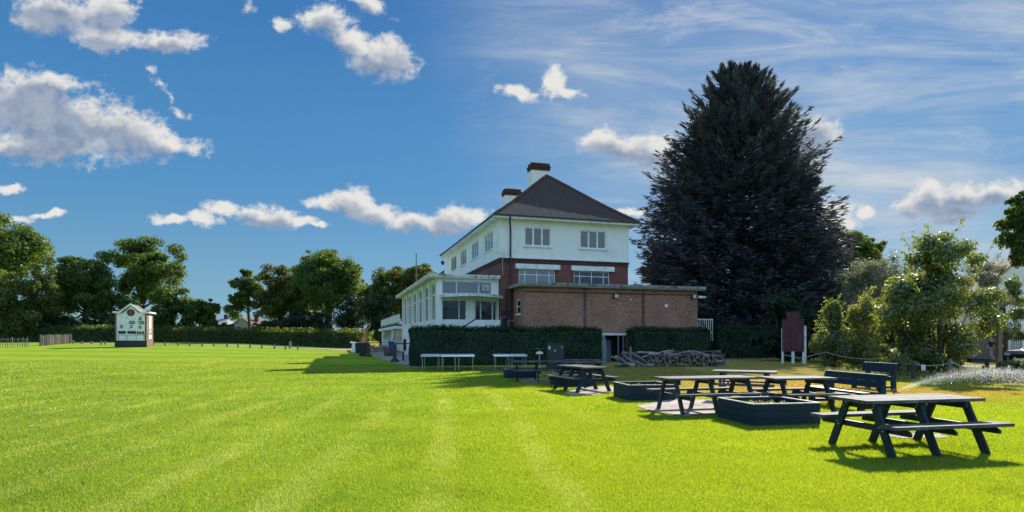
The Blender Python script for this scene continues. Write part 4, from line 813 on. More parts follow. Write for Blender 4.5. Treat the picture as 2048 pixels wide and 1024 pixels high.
# ---- rough grass of the right border, far wood
k = 26000; x = sd.uniform(8.5, 30, k); y = sd.uniform(22.5, 36, k); kp = (x/y > .52) & (sd.random(k) < .25+.75*(np.sin(x*1.9)*np.sin(y*1.7) > -.1)) & ((x-11.5)/5.5*1.0+(y-20)*.15 > .5) & ~((x > 15) & (y > 30.0)); x, y = x[kp], y[kp]; k = len(x)
hh = .14+.26*sd.random(k)*(.5+.5*np.sin(x*1.3+y)); a = np.stack([sd.normal(0,.35,k), sd.normal(0,.35,k), np.ones(k)], 1)
tag(np_mesh('rough_grass', leaves(np.stack([x, y, hh*.45], 1), a, sd.normal(size=(k,3)), hh, .03), 4, M['weeds']), kind='stuff')
rg = np.random.default_rng(77); lob = []
for i in range(70):
    px = rg.uniform(-300, 2400); d = rg.uniform(175, 215); c = gx(px, d); hgt = rg.uniform(3.5, 6.5); lob.append((c.x, c.y, hgt*.5, hgt*1.3, hgt, hgt*.62))
for i in range(60):
    hgt = rg.uniform(9, 15); lob.append((rg.uniform(-170, 170), rg.uniform(-95, -70), hgt*.5, hgt*.8, hgt*.6, hgt*.62))
tag(np_mesh('distant_woods', foliage(rg, lob, 42000, 1.3, .7), 4, M['oak']), kind='stuff')
# ------------------------------------------------------------------ garden furniture
def picnic(label, x, y, ang, L=2.1, n=3, w=.74, seed=0, ht=.75):
    t = empty('picnic_table', (x, y, 0), R(ang), label, 'picnic table', 'picnic tables on the lawn'); rg = random.Random(seed)
    k = MB(); pw = w/5
    for i in range(5):
        dz = rg.uniform(-.002, .002); y0 = -w/2+pw*i; k.box(-L/2+rg.uniform(-.006,.006), L/2+rg.uniform(-.006,.006), y0+.003, y0+pw-.003, ht-.045+dz, ht+dz)
    k.build('tabletop', M['tabletop'], t, bevel=.004)
    for s in (-1, 1):
        b = MB()
        for j in range(2): y0 = s*.66-.135+j*.137; b.box(-L/2+.03+rg.uniform(-.01,.01), L/2-.03, y0, y0+.132, .405, .45)
        b.build('bench_seat', M['tabletop'], t, bevel=.004)
    xs_ = [(-L/2+.27)+(L-.54)*i/(n-1) for i in range(n)]
    for i, fx in enumerate(xs_):
        br = MB(); br.box(fx-.025, fx+.025, -w/2+.05, w/2-.05, ht-.145, ht-.05); br.prism([(fx-.0225,-.79,.315),(fx-.0225,.79,.315),(fx-.0225,.79,.36),(fx-.0225,.72,.40),(fx-.0225,-.72,.40),(fx-.0225,-.79,.36)], (.045,0,0))
        br.build('cross_beam', M['table'], t, bevel=.003)
        ox = -.052 if i < n-1 or n == 2 and i == 0 else .052
        for s in (-1, 1):
            lg = MB(); cx = fx+ox; p, q = Vector((cx, s*.56, -.01)), Vector((cx, s*.24, ht-.05)); d = (q-p).normalized(); sd_ = Vector((0, d.z, -d.y))*.055
            o = Vector((.0225,0,0)); lg.hexa([p-sd_-o, p-sd_+o, p+sd_+o, p+sd_-o, q-sd_-o, q-sd_+o, q+sd_+o, q+sd_-o]) ; lo_ = lg.build('leg', M['table'], t, bevel=.003)
            bo = MB()
            for zz in (.34, .38, ht-.12, ht-.08):
                f = (zz+.01)/(ht-.04); c = p.lerp(q, f); e = .022 if zz in (.38, ht-.12) else -.022
                bo.tube([(c.x-(.026), c.y+e, c.z), (c.x-(.036), c.y+e, c.z)], .010, 8)
            bo.build('bolt', M['bolt'], lo_)
    return t
picnic('nearest picnic table, alone on the sunlit grass in front of the square planter', 5.68, 8.66, 12, 1.96, 3, seed=1)
picnic('long picnic table standing on pinkish paving just left behind the largest planter', 4.25, 13.15, 13, 2.15, 3, seed=2)
picnic('shorter picnic table between the long sunlit table and the broad timber bench', 6.2, 13.1, 9, 1.45, 2, seed=3)
picnic('sunlit picnic table set askew behind two others, only its top and one seat showing', 6.05, 15.6, -27, 1.55, 2, seed=4)
picnic('picnic table end on to the camera with one end on paving in half shade', 2.12, 18.3, -67, 1.85, 3, seed=5)
picnic('shaded picnic table furthest from the bent post, broadside on before the green cabinet', 0.97, 22.3, 3, 2.0, 3, seed=6)
picnic('shaded picnic table directly behind the end on table', 2.62, 21.7, 1, 1.5, 2, seed=7)
picnic('most distant picnic table, near the porch posts in deep shade', 2.85, 23.9, -18, 1.4, 2, seed=8)
def planter(label, x, y, ang, w=1.32, d=1.25, h=.385, seed=0):
    t = empty('planter', (x, y, 0), R(ang), label, 'planter', 'square timber planters on the lawn'); rg = np.random.default_rng(seed); a, b = w/2, d/2
    k = MB()
    for r_ in range(3):
        z0, z1 = h*r_/3+.001, h*(r_+1)/3-.003; k.box(-a, a, -b, -b+.04, z0, z1); k.box(-a, a, b-.04, b, z0, z1); k.box(-a, -a+.04, -b+.041, b-.041, z0, z1); k.box(a-.04, a, -b+.041, b-.041, z0, z1)
    k.build('boards', M['planter'], t, bevel=.003)
    for s in (-1, 1):
        for q in (-1, 1): k = MB(); k.box(s*a-s*.09 if s > 0 else -a+.04, a-.04 if s > 0 else -a+.09, q*b-.09 if q > 0 else -b+.04, b-.04 if q > 0 else -b+.09, 0, h-.03); k.build('corner_post', M['planter'], t)
    k = MB(); k.box(-a-.02, a+.02, -b-.02, -b+.055, h, h+.022); k.box(-a-.02, a+.02, b-.055, b+.02, h, h+.022); k.box(-a-.02, -a+.055, -b+.056, b-.056, h, h+.022); k.box(a-.055, a+.02, -b+.056, b-.056, h, h+.022)
    k.build('rim', M['rim'], t, bevel=.003)
    n = 22; V = MB(); H_ = rg.normal(0, .012, (n+1, n+1))+.05*np.sin(np.linspace(0, 3, n+1))[:,None]
    V.v = [(-a+.042+(w-.084)*i/n, -b+.042+(d-.084)*j/n, h-.13+H_[i,j]) for j in range(n+1) for i in range(n+1)]; V.f = [(j*(n+1)+i, j*(n+1)+i+1, (j+1)*(n+1)+i+1, (j+1)*(n+1)+i) for j in range(n) for i in range(n)]; V.m = [0]*len(V.f)
    V.build('soil', M['soil'], t, smooth=True, recalc=False)
    m_ = 260; c = np.stack([rg.normal(0, a*.45, m_).clip(-a+.08, a-.08), rg.normal(0, b*.5, m_).clip(-b+.08, b-.08), h-.08+.05*rg.random(m_)], 1)
    np_mesh('seedlings', leaves(c, rg.normal(size=(m_, 3))*[1,1,.5]+[0,0,.5], rg.normal(size=(m_, 3)), .055, .025), 4, M['shrub2' if seed % 2 else 'shrub'], t); return t
planter('largest and nearest square planter, bare soil, beside the nearest table', 4.93, 11.6, 10.5, 1.36, 1.25, seed=1)
planter('sunlit square planter between the end on table and the long table', 3.5, 15.95, 9, 1.25, 1.25, seed=2)
planter('shaded square planter behind the end on table', 2.05, 20.4, 12, 1.2, 1.2, .37, seed=3)
planter('shaded square planter behind the broadside table, furthest left', .30, 24.3, 6, 1.2, 1.1, .34, seed=4)
def bench(label, x, y, ang, L, seat=.42, back=.80, end='plank'):
    """long axis x, sitter faces -y"""
    t = empty('garden_bench', (x, y, 0), R(ang), label, 'bench', 'dark timber benches on the lawn')
    k = MB()
    for j in range(3): k.box(-L/2, L/2, -.24+j*.15, -.10+j*.15, seat-.045, seat)
    k.build('seat', M['table'], t, bevel=.004)
    k = MB()
    for j in range(2):
        z = back-.29+j*.147; yy = .235+.05*j; k.hexa([(-L/2,yy,z),(L/2,yy,z),(L/2,yy+.045,z),(-L/2,yy+.045,z),(-L/2,yy+.045,z+.142),(L/2,yy+.045,z+.142),(L/2,yy+.09,z+.142),(-L/2,yy+.09,z+.142)])
    k.build('backrest', M['table'], t, bevel=.004)
    for s in (-1, 1):
        xx = s*(L/2-.16); k = MB(); k.prism([(xx-.04,.30,0),(xx-.04,.44,0),(xx-.04,.42,back-.06),(xx-.04,.335,back-.06),(xx-.04,.275,seat-.05)], (.08,0,0)); k.build('rear_leg', M['table'], t, bevel=.004)
        k = MB(); k.box(xx-.04, xx+.04, -.22, -.08, 0, seat-.049); k.build('leg', M['table'], t, bevel=.004)
        k = MB(); k.box(xx-.038, xx+.038, -.079, .272, seat-.14, seat-.05); k.box(xx-.03, xx+.03, -.079, .298, .05, .12); k.build('stretcher', M['table'], t)
    return t
bench('broad timber bench seen from behind, beside the sunlit tables', 7.62, 13.9, -82, 2.0, .42, .80)
bench('smaller timber bench by the roped border, its seat towards the lawn', 11.35, 19.0, -78, 1.35, .42, .82).rotation_euler = (0, 0, R(-80))
# white trestle tables by the hedge
def trestle(label, px0, px1, py_f, py_b, ytop, d, seed):
    a, b = at(px0, py_f, d), at(px1, py_f, d); z = .74; L = (b-a).length
    t = empty('trestle_table', (a.x, a.y, 0), PA*.25, label, 'folding table', 'white folding tables by the hedge')
    k = MB(); k.box(0, L, 0, 1.82, z-.035, z); k.build('tabletop', M['whitetable'], t, bevel=.008)
    for x in (.08, L-.08):
        for y in (.12, 1.70):
            k = MB(); k.tube([(x, y, 0), (x, y, z-.036)], .016, 6); k.build('leg', M['steel'], t)
    return t
for row in range(2):
    nf = ('nearer', 'further')[row]; dd = row*1.86
    trestle('%s white folding table standing alone at the hedge end of the row' % nf, 841, 879, 712, 0, 0, 28.8+dd, 1)
    trestle('%s white folding table on the left of the joined pair by the hedge' % nf, 881, 913, 712, 0, 0, 28.6+dd, 2)
    trestle('%s white folding table on the right of the joined pair by the hedge' % nf, 914, 949, 712, 0, 0, 28.7+dd, 3)
    trestle('%s white folding table on the left of the cluster beside the mushroom lamp' % nf, 988, 1020, 711.5, 0, 0, 28.8+dd, 4)
    trestle('%s white folding table on the right of the cluster beside the mushroom lamp' % nf, 1021, 1055, 711.5, 0, 0, 28.9+dd, 5)
hose = MB(); rg = np.random.default_rng(3); a = gp(925, 741); hp_ = []
for i in range(60):
    f = i/59; hp_.append((a.x+f*3.6, a.y+.5*math.sin(f*11)+.25*math.sin(f*23), .03+.05*abs(math.sin(f*8))))
hose.tube(hp_, .03, 6); tag(hose.build('garden_hose', M['hose'], smooth=True), 'green garden hose lying in loops on the grass by the white tables', 'hose')
# mushroom lamp, cabinet
lx = gx(1079, 29.5); lt = empty('garden_lamp', (lx.x, lx.y, 0), 0, 'mushroom shaped garden lamp with white dome and green ring before the hedge', 'lamp')
MB().lathe([(.035,0),(.03,.82)], n=10).build('post', M['steel'], lt); MB().lathe([(.19,.82),(.185,.85),(.15,.91),(.09,.95),(.02,.965)], n=18).build('shade', mat('opal_white', (.7,.72,.68), (.62,.64,.6), .35, 3), lt, smooth=False)
MB().lathe([(.012,.96),(.012,1.05),(.23,1.06),(.24,1.085),(.02,1.09)], n=18).build('ring', mat('pale_green_enamel', (.06,.25,.17), (.05,.2,.14), .4, 3), lt)
cx_ = gx(1110, 31.0); ct = empty('utility_cabinet', (cx_.x, cx_.y, 0), PA*.3, 'dark green metal utility cabinet against the hedge with two pale stickers', 'cabinet')
k = MB(); k.box(-.43,.43,-.2,.2,0,1.30); k.prism([(-.46,-.23,1.30),(.46,-.23,1.30),(.46,.23,1.30),(-.46,.23,1.30)], (0,0,.03)); k.build('body', M['cabinet'], ct, bevel=.01)
k = MB(); k.box(-.40,-.004,-.212,-.201,.08,1.25); k.box(.004,.40,-.212,-.201,.08,1.25); k.build('door', M['cabinet'], ct)
for sx, sz, w_, h_ in ((-.32,1.10,.12,.17),(-.03,.95,.07,.10),(.33,1.13,.04,.10)): MB().box(sx-w_/2, sx+w_/2, -.217, -.2125, sz-h_/2, sz+h_/2).build('sticker', mat('yellowed_sticker', (.55,.55,.42), (.5,.5,.4), .6, 4), ct)
# ---- log pile
rg = random.Random(11); proto = {}
def log(kind):
    r, L, bend = {'billet': (.075, .5, .0), 'long': (.055, 1.45, .03), 'branch': (.04, 1.1, .07), 'stub': (.10, .42, .01)}[kind]
    k = MB(); n = 7; pts = [(0, bend*math.sin(math.pi*i/(n-1)), -L/2+L*i/(n-1)) for i in range(n)]; rr = [r*rg.uniform(.86, 1.1) for _ in range(n)]
    k.tube(pts, rr, 11, cap=False); m0 = len(k.v)
    k.mi = 1; k.f += [tuple(range(10, -1, -1)), tuple((n-1)*11+j for j in range(11))]; k.m += [1, 1]
    if kind != 'billet': k.mi = 0; k.tube([(0, bend*.8, L*.1), (r*1.6, bend*.8+r*.6, L*.22)], [r*.5, r*.3], 7)
    return k.build('log', [M['barkgrey'], M['logend']], smooth=False)
def place(kind, px, d, z, ax, label):
    """ax: direction of the log's long axis in the pile's frame"""
    if kind not in proto: o = proto[kind] = log(kind)
    else: o = proto[kind].copy(); COL.objects.link(o)
    p = gx(px, d); o.location = (p.x, p.y, z); o.rotation_mode = 'QUATERNION'; o.rotation_quaternion = Vector(ax).normalized().to_track_quat('Z', 'Y') @ Vector((0,0,1)).rotation_difference(Vector((0,0,1)))
    s = rg.uniform(.85, 1.15); o.scale = (s*rg.uniform(.85,1.15), s*rg.uniform(.85,1.15), s); o.rotation_mode = 'QUATERNION'
    tag(o, label, 'log', 'logs in the pile before the hedge')
PD = 33.6
LB = {'split': 'pale grey branch wood leaning at the left end of the log pile', 'end': 'cut log stacked end on in the dark face of the log pile', 'top': 'long pale log lying across the top of the log pile', 'fall': 'short log tumbled at the foot of the log pile', 'right': 'rough pale log at the collapsed right end of the log pile'}
for i in range(20): place('long' if i % 3 else 'branch', rg.uniform(1243,1285), PD+rg.uniform(-.5,.4), .10+.42*(i/20)*rg.uniform(.6,1.1), (rg.uniform(.6,1), rg.uniform(-.5,.3), rg.uniform(-.75,-.25)), LB['split'])
for i in range(8): place('stub' if i % 2 else 'billet', rg.uniform(1230,1300), PD-rg.uniform(.5,1.0), .1, (rg.uniform(-1,1), rg.uniform(-.6,.6), rg.uniform(-.1,.1)), LB['fall'])
for row in range(5):
    for i in range(25):
        px = 1294+i*6.3+rg.uniform(-2.5,2.5)+row*1.5
        if px > 1446 - row*6: continue
        place('billet', px, PD+rg.uniform(-.1,.2), .08+row*.135+rg.uniform(-.03,.03), (rg.uniform(-.25,.25), -1, rg.uniform(-.12,.12)), LB['end'])
for i in range(24): place(['long','branch','branch','billet'][i % 4], 1296+i*5.9+rg.uniform(-4,4), PD+rg.uniform(-.15,.3), .64+rg.uniform(-.06,.14), (rg.choice([-1,1]), rg.uniform(-.5,.3), rg.uniform(-.25,.25)), LB['top'])
for i in range(12): place(['branch','stub','billet'][i % 3], rg.uniform(1424,1450), PD+rg.uniform(-.3,.4), .08+.42*rg.random(), (rg.uniform(-1,1), rg.uniform(-1,.2), rg.uniform(-.6,.6)), LB['right'])
o = MB(); q = gx(1261, 33.2); o.tube([(0,0,-.05),(0,0,.6),(0.01,0,1.12)], [.075,.07,.07], 9); tag(o.build('stump_post', M['oldwood'], loc=(q.x,q.y,0)), 'short round timber post standing upright among the logs', 'post')
# ---- maroon board on white posts
bd = empty('notice_board', gx(1586, 37.6), R(-38), 'faded maroon boarded panel with stepped top on white posts by the tall hedge', 'board')
sx = 1.55; k = MB()
for j in range(9): x0 = -.64+j*1.28/9; k.box(x0+.006, x0+1.28/9-.006, -.04, 0, .75, 2.72)
k.build('panel', M['maroon'], bd); k = MB(); k.box(-.68,.68,-.06,.06,2.722,2.77); k.build('ledge', M['barkdark'], bd)
k = MB(); k.box(-.36,.42,-.03,.03,2.772,3.22); k.build('top_panel', M['maroon'], bd); MB().box(-.40,.46,-.06,.08,3.222,3.26).build('cap', M['barkdark'], bd)
for x, w_, z in ((-.62,.06,2.2),(.0,.08,.75),(.64,.11,2.35)):
    k = MB(); k.box(x-w_, x+w_, .002 if z > 1 else -.04, .14, -.05, z); k.build('post', M['whitepaint'], bd)
# ---- rope border
posts = [(1652,33,704,.9),(1771,30.5,716,1.1),(1830,23.5,727,.62),(1905,22.0,724,.62),(1973,21.5,737,.4),(2075,20.5,738,.5)]
tops = []
for i, (px, d, pyt, _) in enumerate(posts):
    tp = at(px, pyt, d); b = gx(px, d); tops.append(Vector((b.x, b.y, tp.z)))
lbs = ['dark rope post between the golden conifers', 'stout dark rope post behind the smaller bench', 'low rope post beside the hanging paper sign', 'thin rope post at the foot of the biggest shrub', 'thin rope post beside the flat topped stand', 'thin rope post at the right edge by the car']
for i, (px, d, pyt, _) in enumerate(posts):
    r_ = .11 if i == 1 else .05; k = MB(); k.box(-r_, r_, -r_, r_, -.1, tops[i].z+.1); tag(k.build('rope_post', M['oldwood'] if i > 2 else M['barkdark'], loc=(tops[i].x, tops[i].y+.06+r_, 0), bevel=.01), lbs[i], 'post', 'rope posts along the right border')
k = MB()
for i in range(len(tops)-1):
    a, b = tops[i], tops[i+1]; pts = []
    for j in range(15): f = j/14; q = a.lerp(b, f); q.z -= .45*f*(1-f)*(1.6 if i == 0 else 1.0); pts.append(q)
    k.tube(pts, .016, 6)
k.tube([tops[0], tops[0]+Vector((-1.2,.3,-.35)), tops[0]+Vector((-2.2,.6,-.15))], .016, 6)
tag(k.build('border_rope', M['rope'], smooth=True), 'pale rope sagging between posts along the planted border', 'rope')
sgp = at(1845, 735, 23.0); tag(MB().box(-.085,.085,-.006,.006,-.11,.11).build('paper_sign', mat('white_paper', (.75,.75,.72), (.65,.65,.63), .8, 5), loc=(sgp.x, sgp.y-.05, sgp.z), rz=.1), 'small blank white paper sign hanging on the border rope', 'sign')
b = gx(1974, 22.3); st_ = empty('flat_topped_stand', (b.x, b.y, 0), R(-8), 'dark flat topped stand on a single post in the rough grass', 'stand')
MB().box(-.05,.05,-.05,.05,-.05,.80).build('post', M['table'], st_); k = MB(); k.box(-.62,.06,-.16,.16,.80,.845); k.box(-.60,-.05,-.13,.13,.68,.798); k.build('top', M['table'], st_, bevel=.006)
# bent concrete post with strand wires
b = gx(1998, 26.7); k = MB(); k.beam((0,0,-.1),(0,0,2.18),.19,.16,(0,1,0)); k.prism([(-.095,-.08,2.18),(.095,-.08,2.18),(.095,-.08,2.24),(-.30,-.08,2.66),(-.40,-.08,2.60)], (0,.16,0))
tag(k.build('bent_fence_post', mat('brown_concrete_post', (.22,.165,.13), (.15,.115,.095), .9, 6, bmp=.3), loc=b, bevel=.01), 'tall brown concrete fence post cranked over at its top', 'fence post')
# sprinkler and its spray
b = gx(1788, 15.9); sp = empty('lawn_sprinkler', (b.x, b.y, 0), 0, 'small impact lawn sprinkler on a spike throwing water to the right', 'sprinkler')
MB().tube([(0,0,-.05),(0,0,.20)], .012, 8).build('spike', M['black'], sp); k = MB(); k.tube([(-.06,0,.10),(.05,0,.10)], .016, 8); k.tube([(-.02,0,.2),(.05,-.02,.235)], .018, 8); k.box(-.025,.025,-.02,.02,.19,.24); k.build('nozzle', M['crate'], sp)
rg2 = np.random.default_rng(9); n = 30000; f = rg2.random(n)**.8; sp_a = rg2.normal(0, .16, n); u_ = 5.4*f; zz = .22+1.95*f-1.72*f*f; fall = np.abs(rg2.normal(0, .17, n))*(.12+f*1.5)
P = np.stack([b.x+.08+u_*np.cos(.14+sp_a), b.y+u_*np.sin(.14+sp_a)*.9, np.maximum(.02, zz-fall+rg2.normal(0,.04,n)*(.2+f))], 1); s_ = (.0028+.0055*rg2.random(n)**2)*(.75+.5*f)
kp = P[:,2] > .06; P, s_ = P[kp], s_[kp]; n = len(P); dv_ = rg2.normal(size=(n, 3)); V = leaves(P, dv_*.6+[.7,.1,-.4], rg2.normal(size=(n, 3)), s_*2.0, s_)
m, ntx, out = nodes('water_droplets'); p = N(ntx, 'ShaderNodeBsdfPrincipled', i_Roughness=.15); p.inputs['Base Color'].default_value = (.85,.88,.9,1); tr = N(ntx, 'ShaderNodeBsdfTranslucent'); tr.inputs[0].default_value = (.95,.95,.95,1); mx = N(ntx, 'ShaderNodeMixShader', i_0=.55); ntx.links.new(p.outputs[0], mx.inputs[1]); ntx.links.new(tr.outputs[0], mx.inputs[2]); ntx.links.new(mx.outputs[0], out.inputs[0]); M['drops'] = m
tag(np_mesh('water_spray', V, 4, M['drops']), 'fan of water drops from the lawn sprinkler', 'water', kind='stuff')
# ------------------------------------------------------------------ by the pavilion path
def bin_(label, px, py, w, h, body, lid, name='wheelie_bin'):
    b = gp(px, py); t = empty(name, b, R(12), label, 'bin'); k = MB(); a = w/2
    k.hexa([(-a*.82,-a*.82,.06),(a*.82,-a*.82,.06),(a*.82,a*.82,.06),(-a*.82,a*.82,.06),(-a,-a,h),(a,-a,h),(a,a,h),(-a,a,h)]); k.build('body', M[body], t, bevel=.02)
    k = MB(); k.prism([(-a*1.08,-a*1.1,h+.002),(a*1.08,-a*1.1,h+.002),(a*1.08,a*1.1,h+.002),(-a*1.08,a*1.1,h+.002)], (0,0,.05)); k.build('lid', M[lid], t, bevel=.015)
    k = MB(); k.tube([(-a*.9,a*.8,.1),(a*.9,a*.8,.1)], .1, 10); k.build('wheel', M['black'], t); return t
bin_('large black wheelie bin with a pale lid on the lawn edge', 726, 712.5, .74, 1.18, 'black', 'steel')
bin_('smaller black bin just behind the large one', 716, 706, .6, 1.05, 'black', 'black')
b = gp(708, 705); k = MB(); k.prism([(-.35,0,0),(.28,0,0),(.25,0,1.1),(-.45,0,1.2),(-.45,0,1.05),(-.2,0,1.0)], (0,.5,0)); tag(k.build('white_tub', M['whitepaint'], loc=b, bevel=.02), 'upright white tub standing left of the black bins', 'tub')
b = gx(731, 62); k = MB(); k.tube([(0,0,0),(.02,0,1.2),(.06,0,2.1),(.14,0,2.6)], [.32,.30,.22,.12], 10); k.tube([(.1,0,2.3),(.5,0,2.9)], [.1,.05], 6); tag(k.build('dead_trunk', M['orange'], loc=b, smooth=True), 'short sunlit orange brown tree trunk behind the bins', 'tree trunk')
b = gx(724, 63); k = MB(); k.box(-.09,.09,-.09,.09,-.1,1.75); tag(k.build('wooden_post', M['oldwood'], loc=b), 'plain pale post left of the orange brown trunk', 'post')
def stand(label, px, py, ht, arm0, arm1):
    b = gp(px, py); t = empty('barrier_stand', b, 0, label, 'stand', 'heavy based stands along the path'); s = b.y/F
    MB().lathe([(.30,0),(.30,.07),(.20,.2),(.10,.32),(.06,.36)], n=12).build('base', M['black'], t); k = MB(); k.box(-.11,.11,-.11,.11,.355,ht); k.build('post', M['cabinet'], t, bevel=.01)
    k = MB(); k.beam(((arm0-px)*s,0,ht+.04),((arm1-px)*s,0,ht+.05),.05,.07); k.build('arm', M['black'], t); return t
stand('nearer dark stand on a heavy base with a long arm, by the hedge end', 789.5, 724, 1.18, 781, 821)
stand('further dark stand on a heavy base beside the large black bin', 737, 713.5, 1.15, 730, 766)
b = gp(776, 712.5); k = MB(); k.lathe([(.30,0),(.36,.25),(.37,.4),(.36,.55),(.31,.78)], n=14); tag(k.build('wooden_barrel', M['crate'], loc=b), 'brown half barrel on the path beside the blue bin', 'barrel')
bin_('tall narrow blue bin against the white pavilion wall', 782.5, 711, .52, 1.25, 'bluebin', 'bluebin', 'blue_bin')
b = gp(814, 722); stl = empty('small_table', b, R(20), 'little white topped table at the foot of the pavilion wall', 'table'); MB().box(-.32,.32,-.25,.25,.68,.72).build('tabletop', M['whitetable'], stl)
for sx_ in (-.26,.26):
    for sy_ in (-.2,.2): MB().box(sx_-.03,sx_+.03,sy_-.03,sy_+.03,0,.679).build('leg', M['black'], stl)
b = gx(768, 72); pb_ = empty('picnic_bench', (b.x-1.5, b.y-2, 0), R(60), 'distant pale picnic bench in a strip of sun beyond the bins', 'picnic table')
MB().box(-1,1,-.4,.4,.7,.76).build('tabletop', M['oldwood'], pb_); 
for s in (-1, 1): MB().box(-1,1,s*.75-.14,s*.75+.14,.40,.45).build('bench_seat', M['oldwood'], pb_)
for s in (-1, 1): MB().beam((s*.8,-.75,.0),(s*.8,.3,.70),.06,.1).beam((s*.8,.75,.0),(s*.8,-.3,.70),.06,.1).box(s*.8-.02,s*.8+.02,-.85,.85,.33,.398).build('leg', M['oldwood'], pb_)
# flag pole behind the sunroom
b = gx(832.5, 66); fpole = empty('flagpole', b, 0, 'bare slender flagpole rising behind the sunroom roof', 'flagpole'); tp = at(832.5, 505, 66).z
MB().tube([(0,0,0),(0,0,tp*.55),(0,0,tp)], [.11,.09,.05], 8).build('pole', M['oldwood'], fpole); MB().lathe([(.02,0),(.09,.06),(.09,.12),(.02,.18)], (0,0,tp), 8).build('finial', M['whitepaint'], fpole)
# ------------------------------------------------------------------ scoreboard
b = gp(262, 694.5); SD = b.y; sc = empty('scoreboard', b, R(0), 'small white gabled cricket scoreboard hut with clock on the far lawn', 'scoreboard')
s = SD/F
def X(px): return (px-262)*s
def Z(py): return EYE+(HY-py)*s-b.z
Zg = Z(694.5); sw_, dp = (X(233.5), X(291.5)), 3.4
zt = Z(626)
# body: front faces slightly to the left so that its right flank shows
sc.rotation_euler = (0, 0, R(19))
w2 = 1.74; zb = Z(681)
k = MB(); k.box(-w2,w2,0,dp,0,zt); k.build('brick_body', brickmat('scoreboard_brick', (.26,.14,.10), (.19,.10,.075), (.3,.26,.22)), sc)
k = MB(); k.prism([(-w2+.2,-.08,zb),(w2-.2,-.08,zb),(w2-.2,-.08,zt),(.85,-.08,zt),(0,-.08,zt+.85),(-.85,-.08,zt),(-w2+.2,-.08,zt)], (0,.075,0)); front = k.build('front_board', M['whitepaint'], sc)
k = MB(); k.box(-w2-.03,w2+.03,-.06,-.004,0,zb-.005); k.build('plinth', brickmat('plinth_brick', (.035,.035,.04), (.05,.045,.045), (.06,.06,.06)), sc)
k = MB(); k.prism([(-w2-.16,0,zt),(w2+.26,0,zt),(w2+.26,0,zt+.14),(1.15,0,zt+.16),(0,0,zt+1.12),(-1.15,0,zt+.16),(-w2-.16,0,zt+.14)], (0,dp+.1,0)); ro = k.build('roof', mat('grey_felt_roof', (.2,.19,.18), (.14,.13,.13), .9, 3), sc); ro.location = (0, -.0, .004)
k = MB(); k.beam((-w2-.20,-.22,zt+.07),(-1.12,-.22,zt+.07),.18,.22,(0,0,1)); k.beam((1.12,-.22,zt+.07),(w2+.30,-.22,zt+.07),.18,.22); k.beam((-1.2,-.22,zt+.10),(.04,-.22,zt+1.14),.17,.2,(0,1,0)); k.beam((1.2,-.24,zt+.10),(-.04,-.24,zt+1.14),.17,.2,(0,1,0)); k.box(w2+.27,w2+.34,-.22,dp+.15,zt+.0,zt+.2)
k.build('bargeboard', M['whitepaint'], sc)
k = MB(); k.lathe([(.44,0),(.44,.05),(.40,.07)], (0,0,0), 22); ck = k.build('clock', mat('maroon_clock_face', (.10,.02,.028), (.08,.018,.024), .5, 3), sc, loc=(0,-.09,zt+.05)); ck.rotation_euler = (R(90),0,0)
k = MB(); k.beam((0,0,.078),(-.06,.34,.078),.035,.012); k.beam((0,0,.082),(.1,-.24,.082),.045,.012); k.build('clock_hands', mat('pale_pink_hands', (.55,.35,.35), (.5,.3,.3), .5, 3), ck)
def plate(x0, x1, z0, z1, mat_='black', name='number_slot'):
    return MB().box(x0, x1, -.105, -.082, z0, z1).build(name, M[mat_], sc)
def text(tx, x, z, size, par, mt='whitepaint', name='digits'):
    cu = bpy.data.curves.new(name, 'FONT'); cu.body = tx; cu.size = size; cu.align_x = 'CENTER'; cu.align_y = 'CENTER'; cu.extrude = .004; to = bpy.data.objects.new('tmp', cu); COL.objects.link(to); me = bpy.data.meshes.new_from_object(to.evaluated_get(bpy.context.evaluated_depsgraph_get())); bpy.data.objects.remove(to); me.materials.clear(); me.materials.append(M[mt]); o = bpy.data.objects.new(name, me); COL.objects.link(o); o.parent = par; o.location = (x, -.112, z); o.rotation_euler = (R(90),0,0); return o
def zz_(f): return zb+(zt-zb)*f         # height as a fraction of the white board
for tx, x0, x1, f in (('2', .90, 1.18, .80), ('254', -.18, .46, .655), ('401', .84, 1.44, .655), ('3', .90, 1.18, .49), ('6', -1.18, -.90, .51), ('8', -.10, .18, .51)):
    pl_ = plate(x0, x1, zz_(f)-.20, zz_(f)+.20); text(tx, (x0+x1)/2, zz_(f)-.01, .40, pl_)
for x0, x1, f in ((-1.38,-.55,.30), (-.38,.56,.30), (.66,.88,.285), (.95,1.17,.285), (1.25,1.47,.285)): plate(x0, x1, zz_(f)-.20, zz_(f)+.16)
k = MB()
for x in (-1.36,-.46,.60,1.48): k.box(x-.03,x+.03,-.10,-.082,zz_(.02),zz_(.17))
k.box(-1.46,1.52,-.10,-.083,zz_(.185),zz_(.20)); k.build('panel_strip', M['concrete'], sc)
k = MB()
for z0, z1 in ((.44,.92),(.28,.40),(.06,.22)): k.box(w2+.001,w2+.05,1.0,2.3,zz_(z0),zz_(z1))
sdp = k.build('side_panel', M['whitepaint'], sc); text_o = text('RUNS', 0, 0, .4, sdp, 'concrete', 'lettering'); text_o.location = (w2+.056, 1.65, zz_(.34)); text_o.rotation_euler = (R(90),0,R(90))
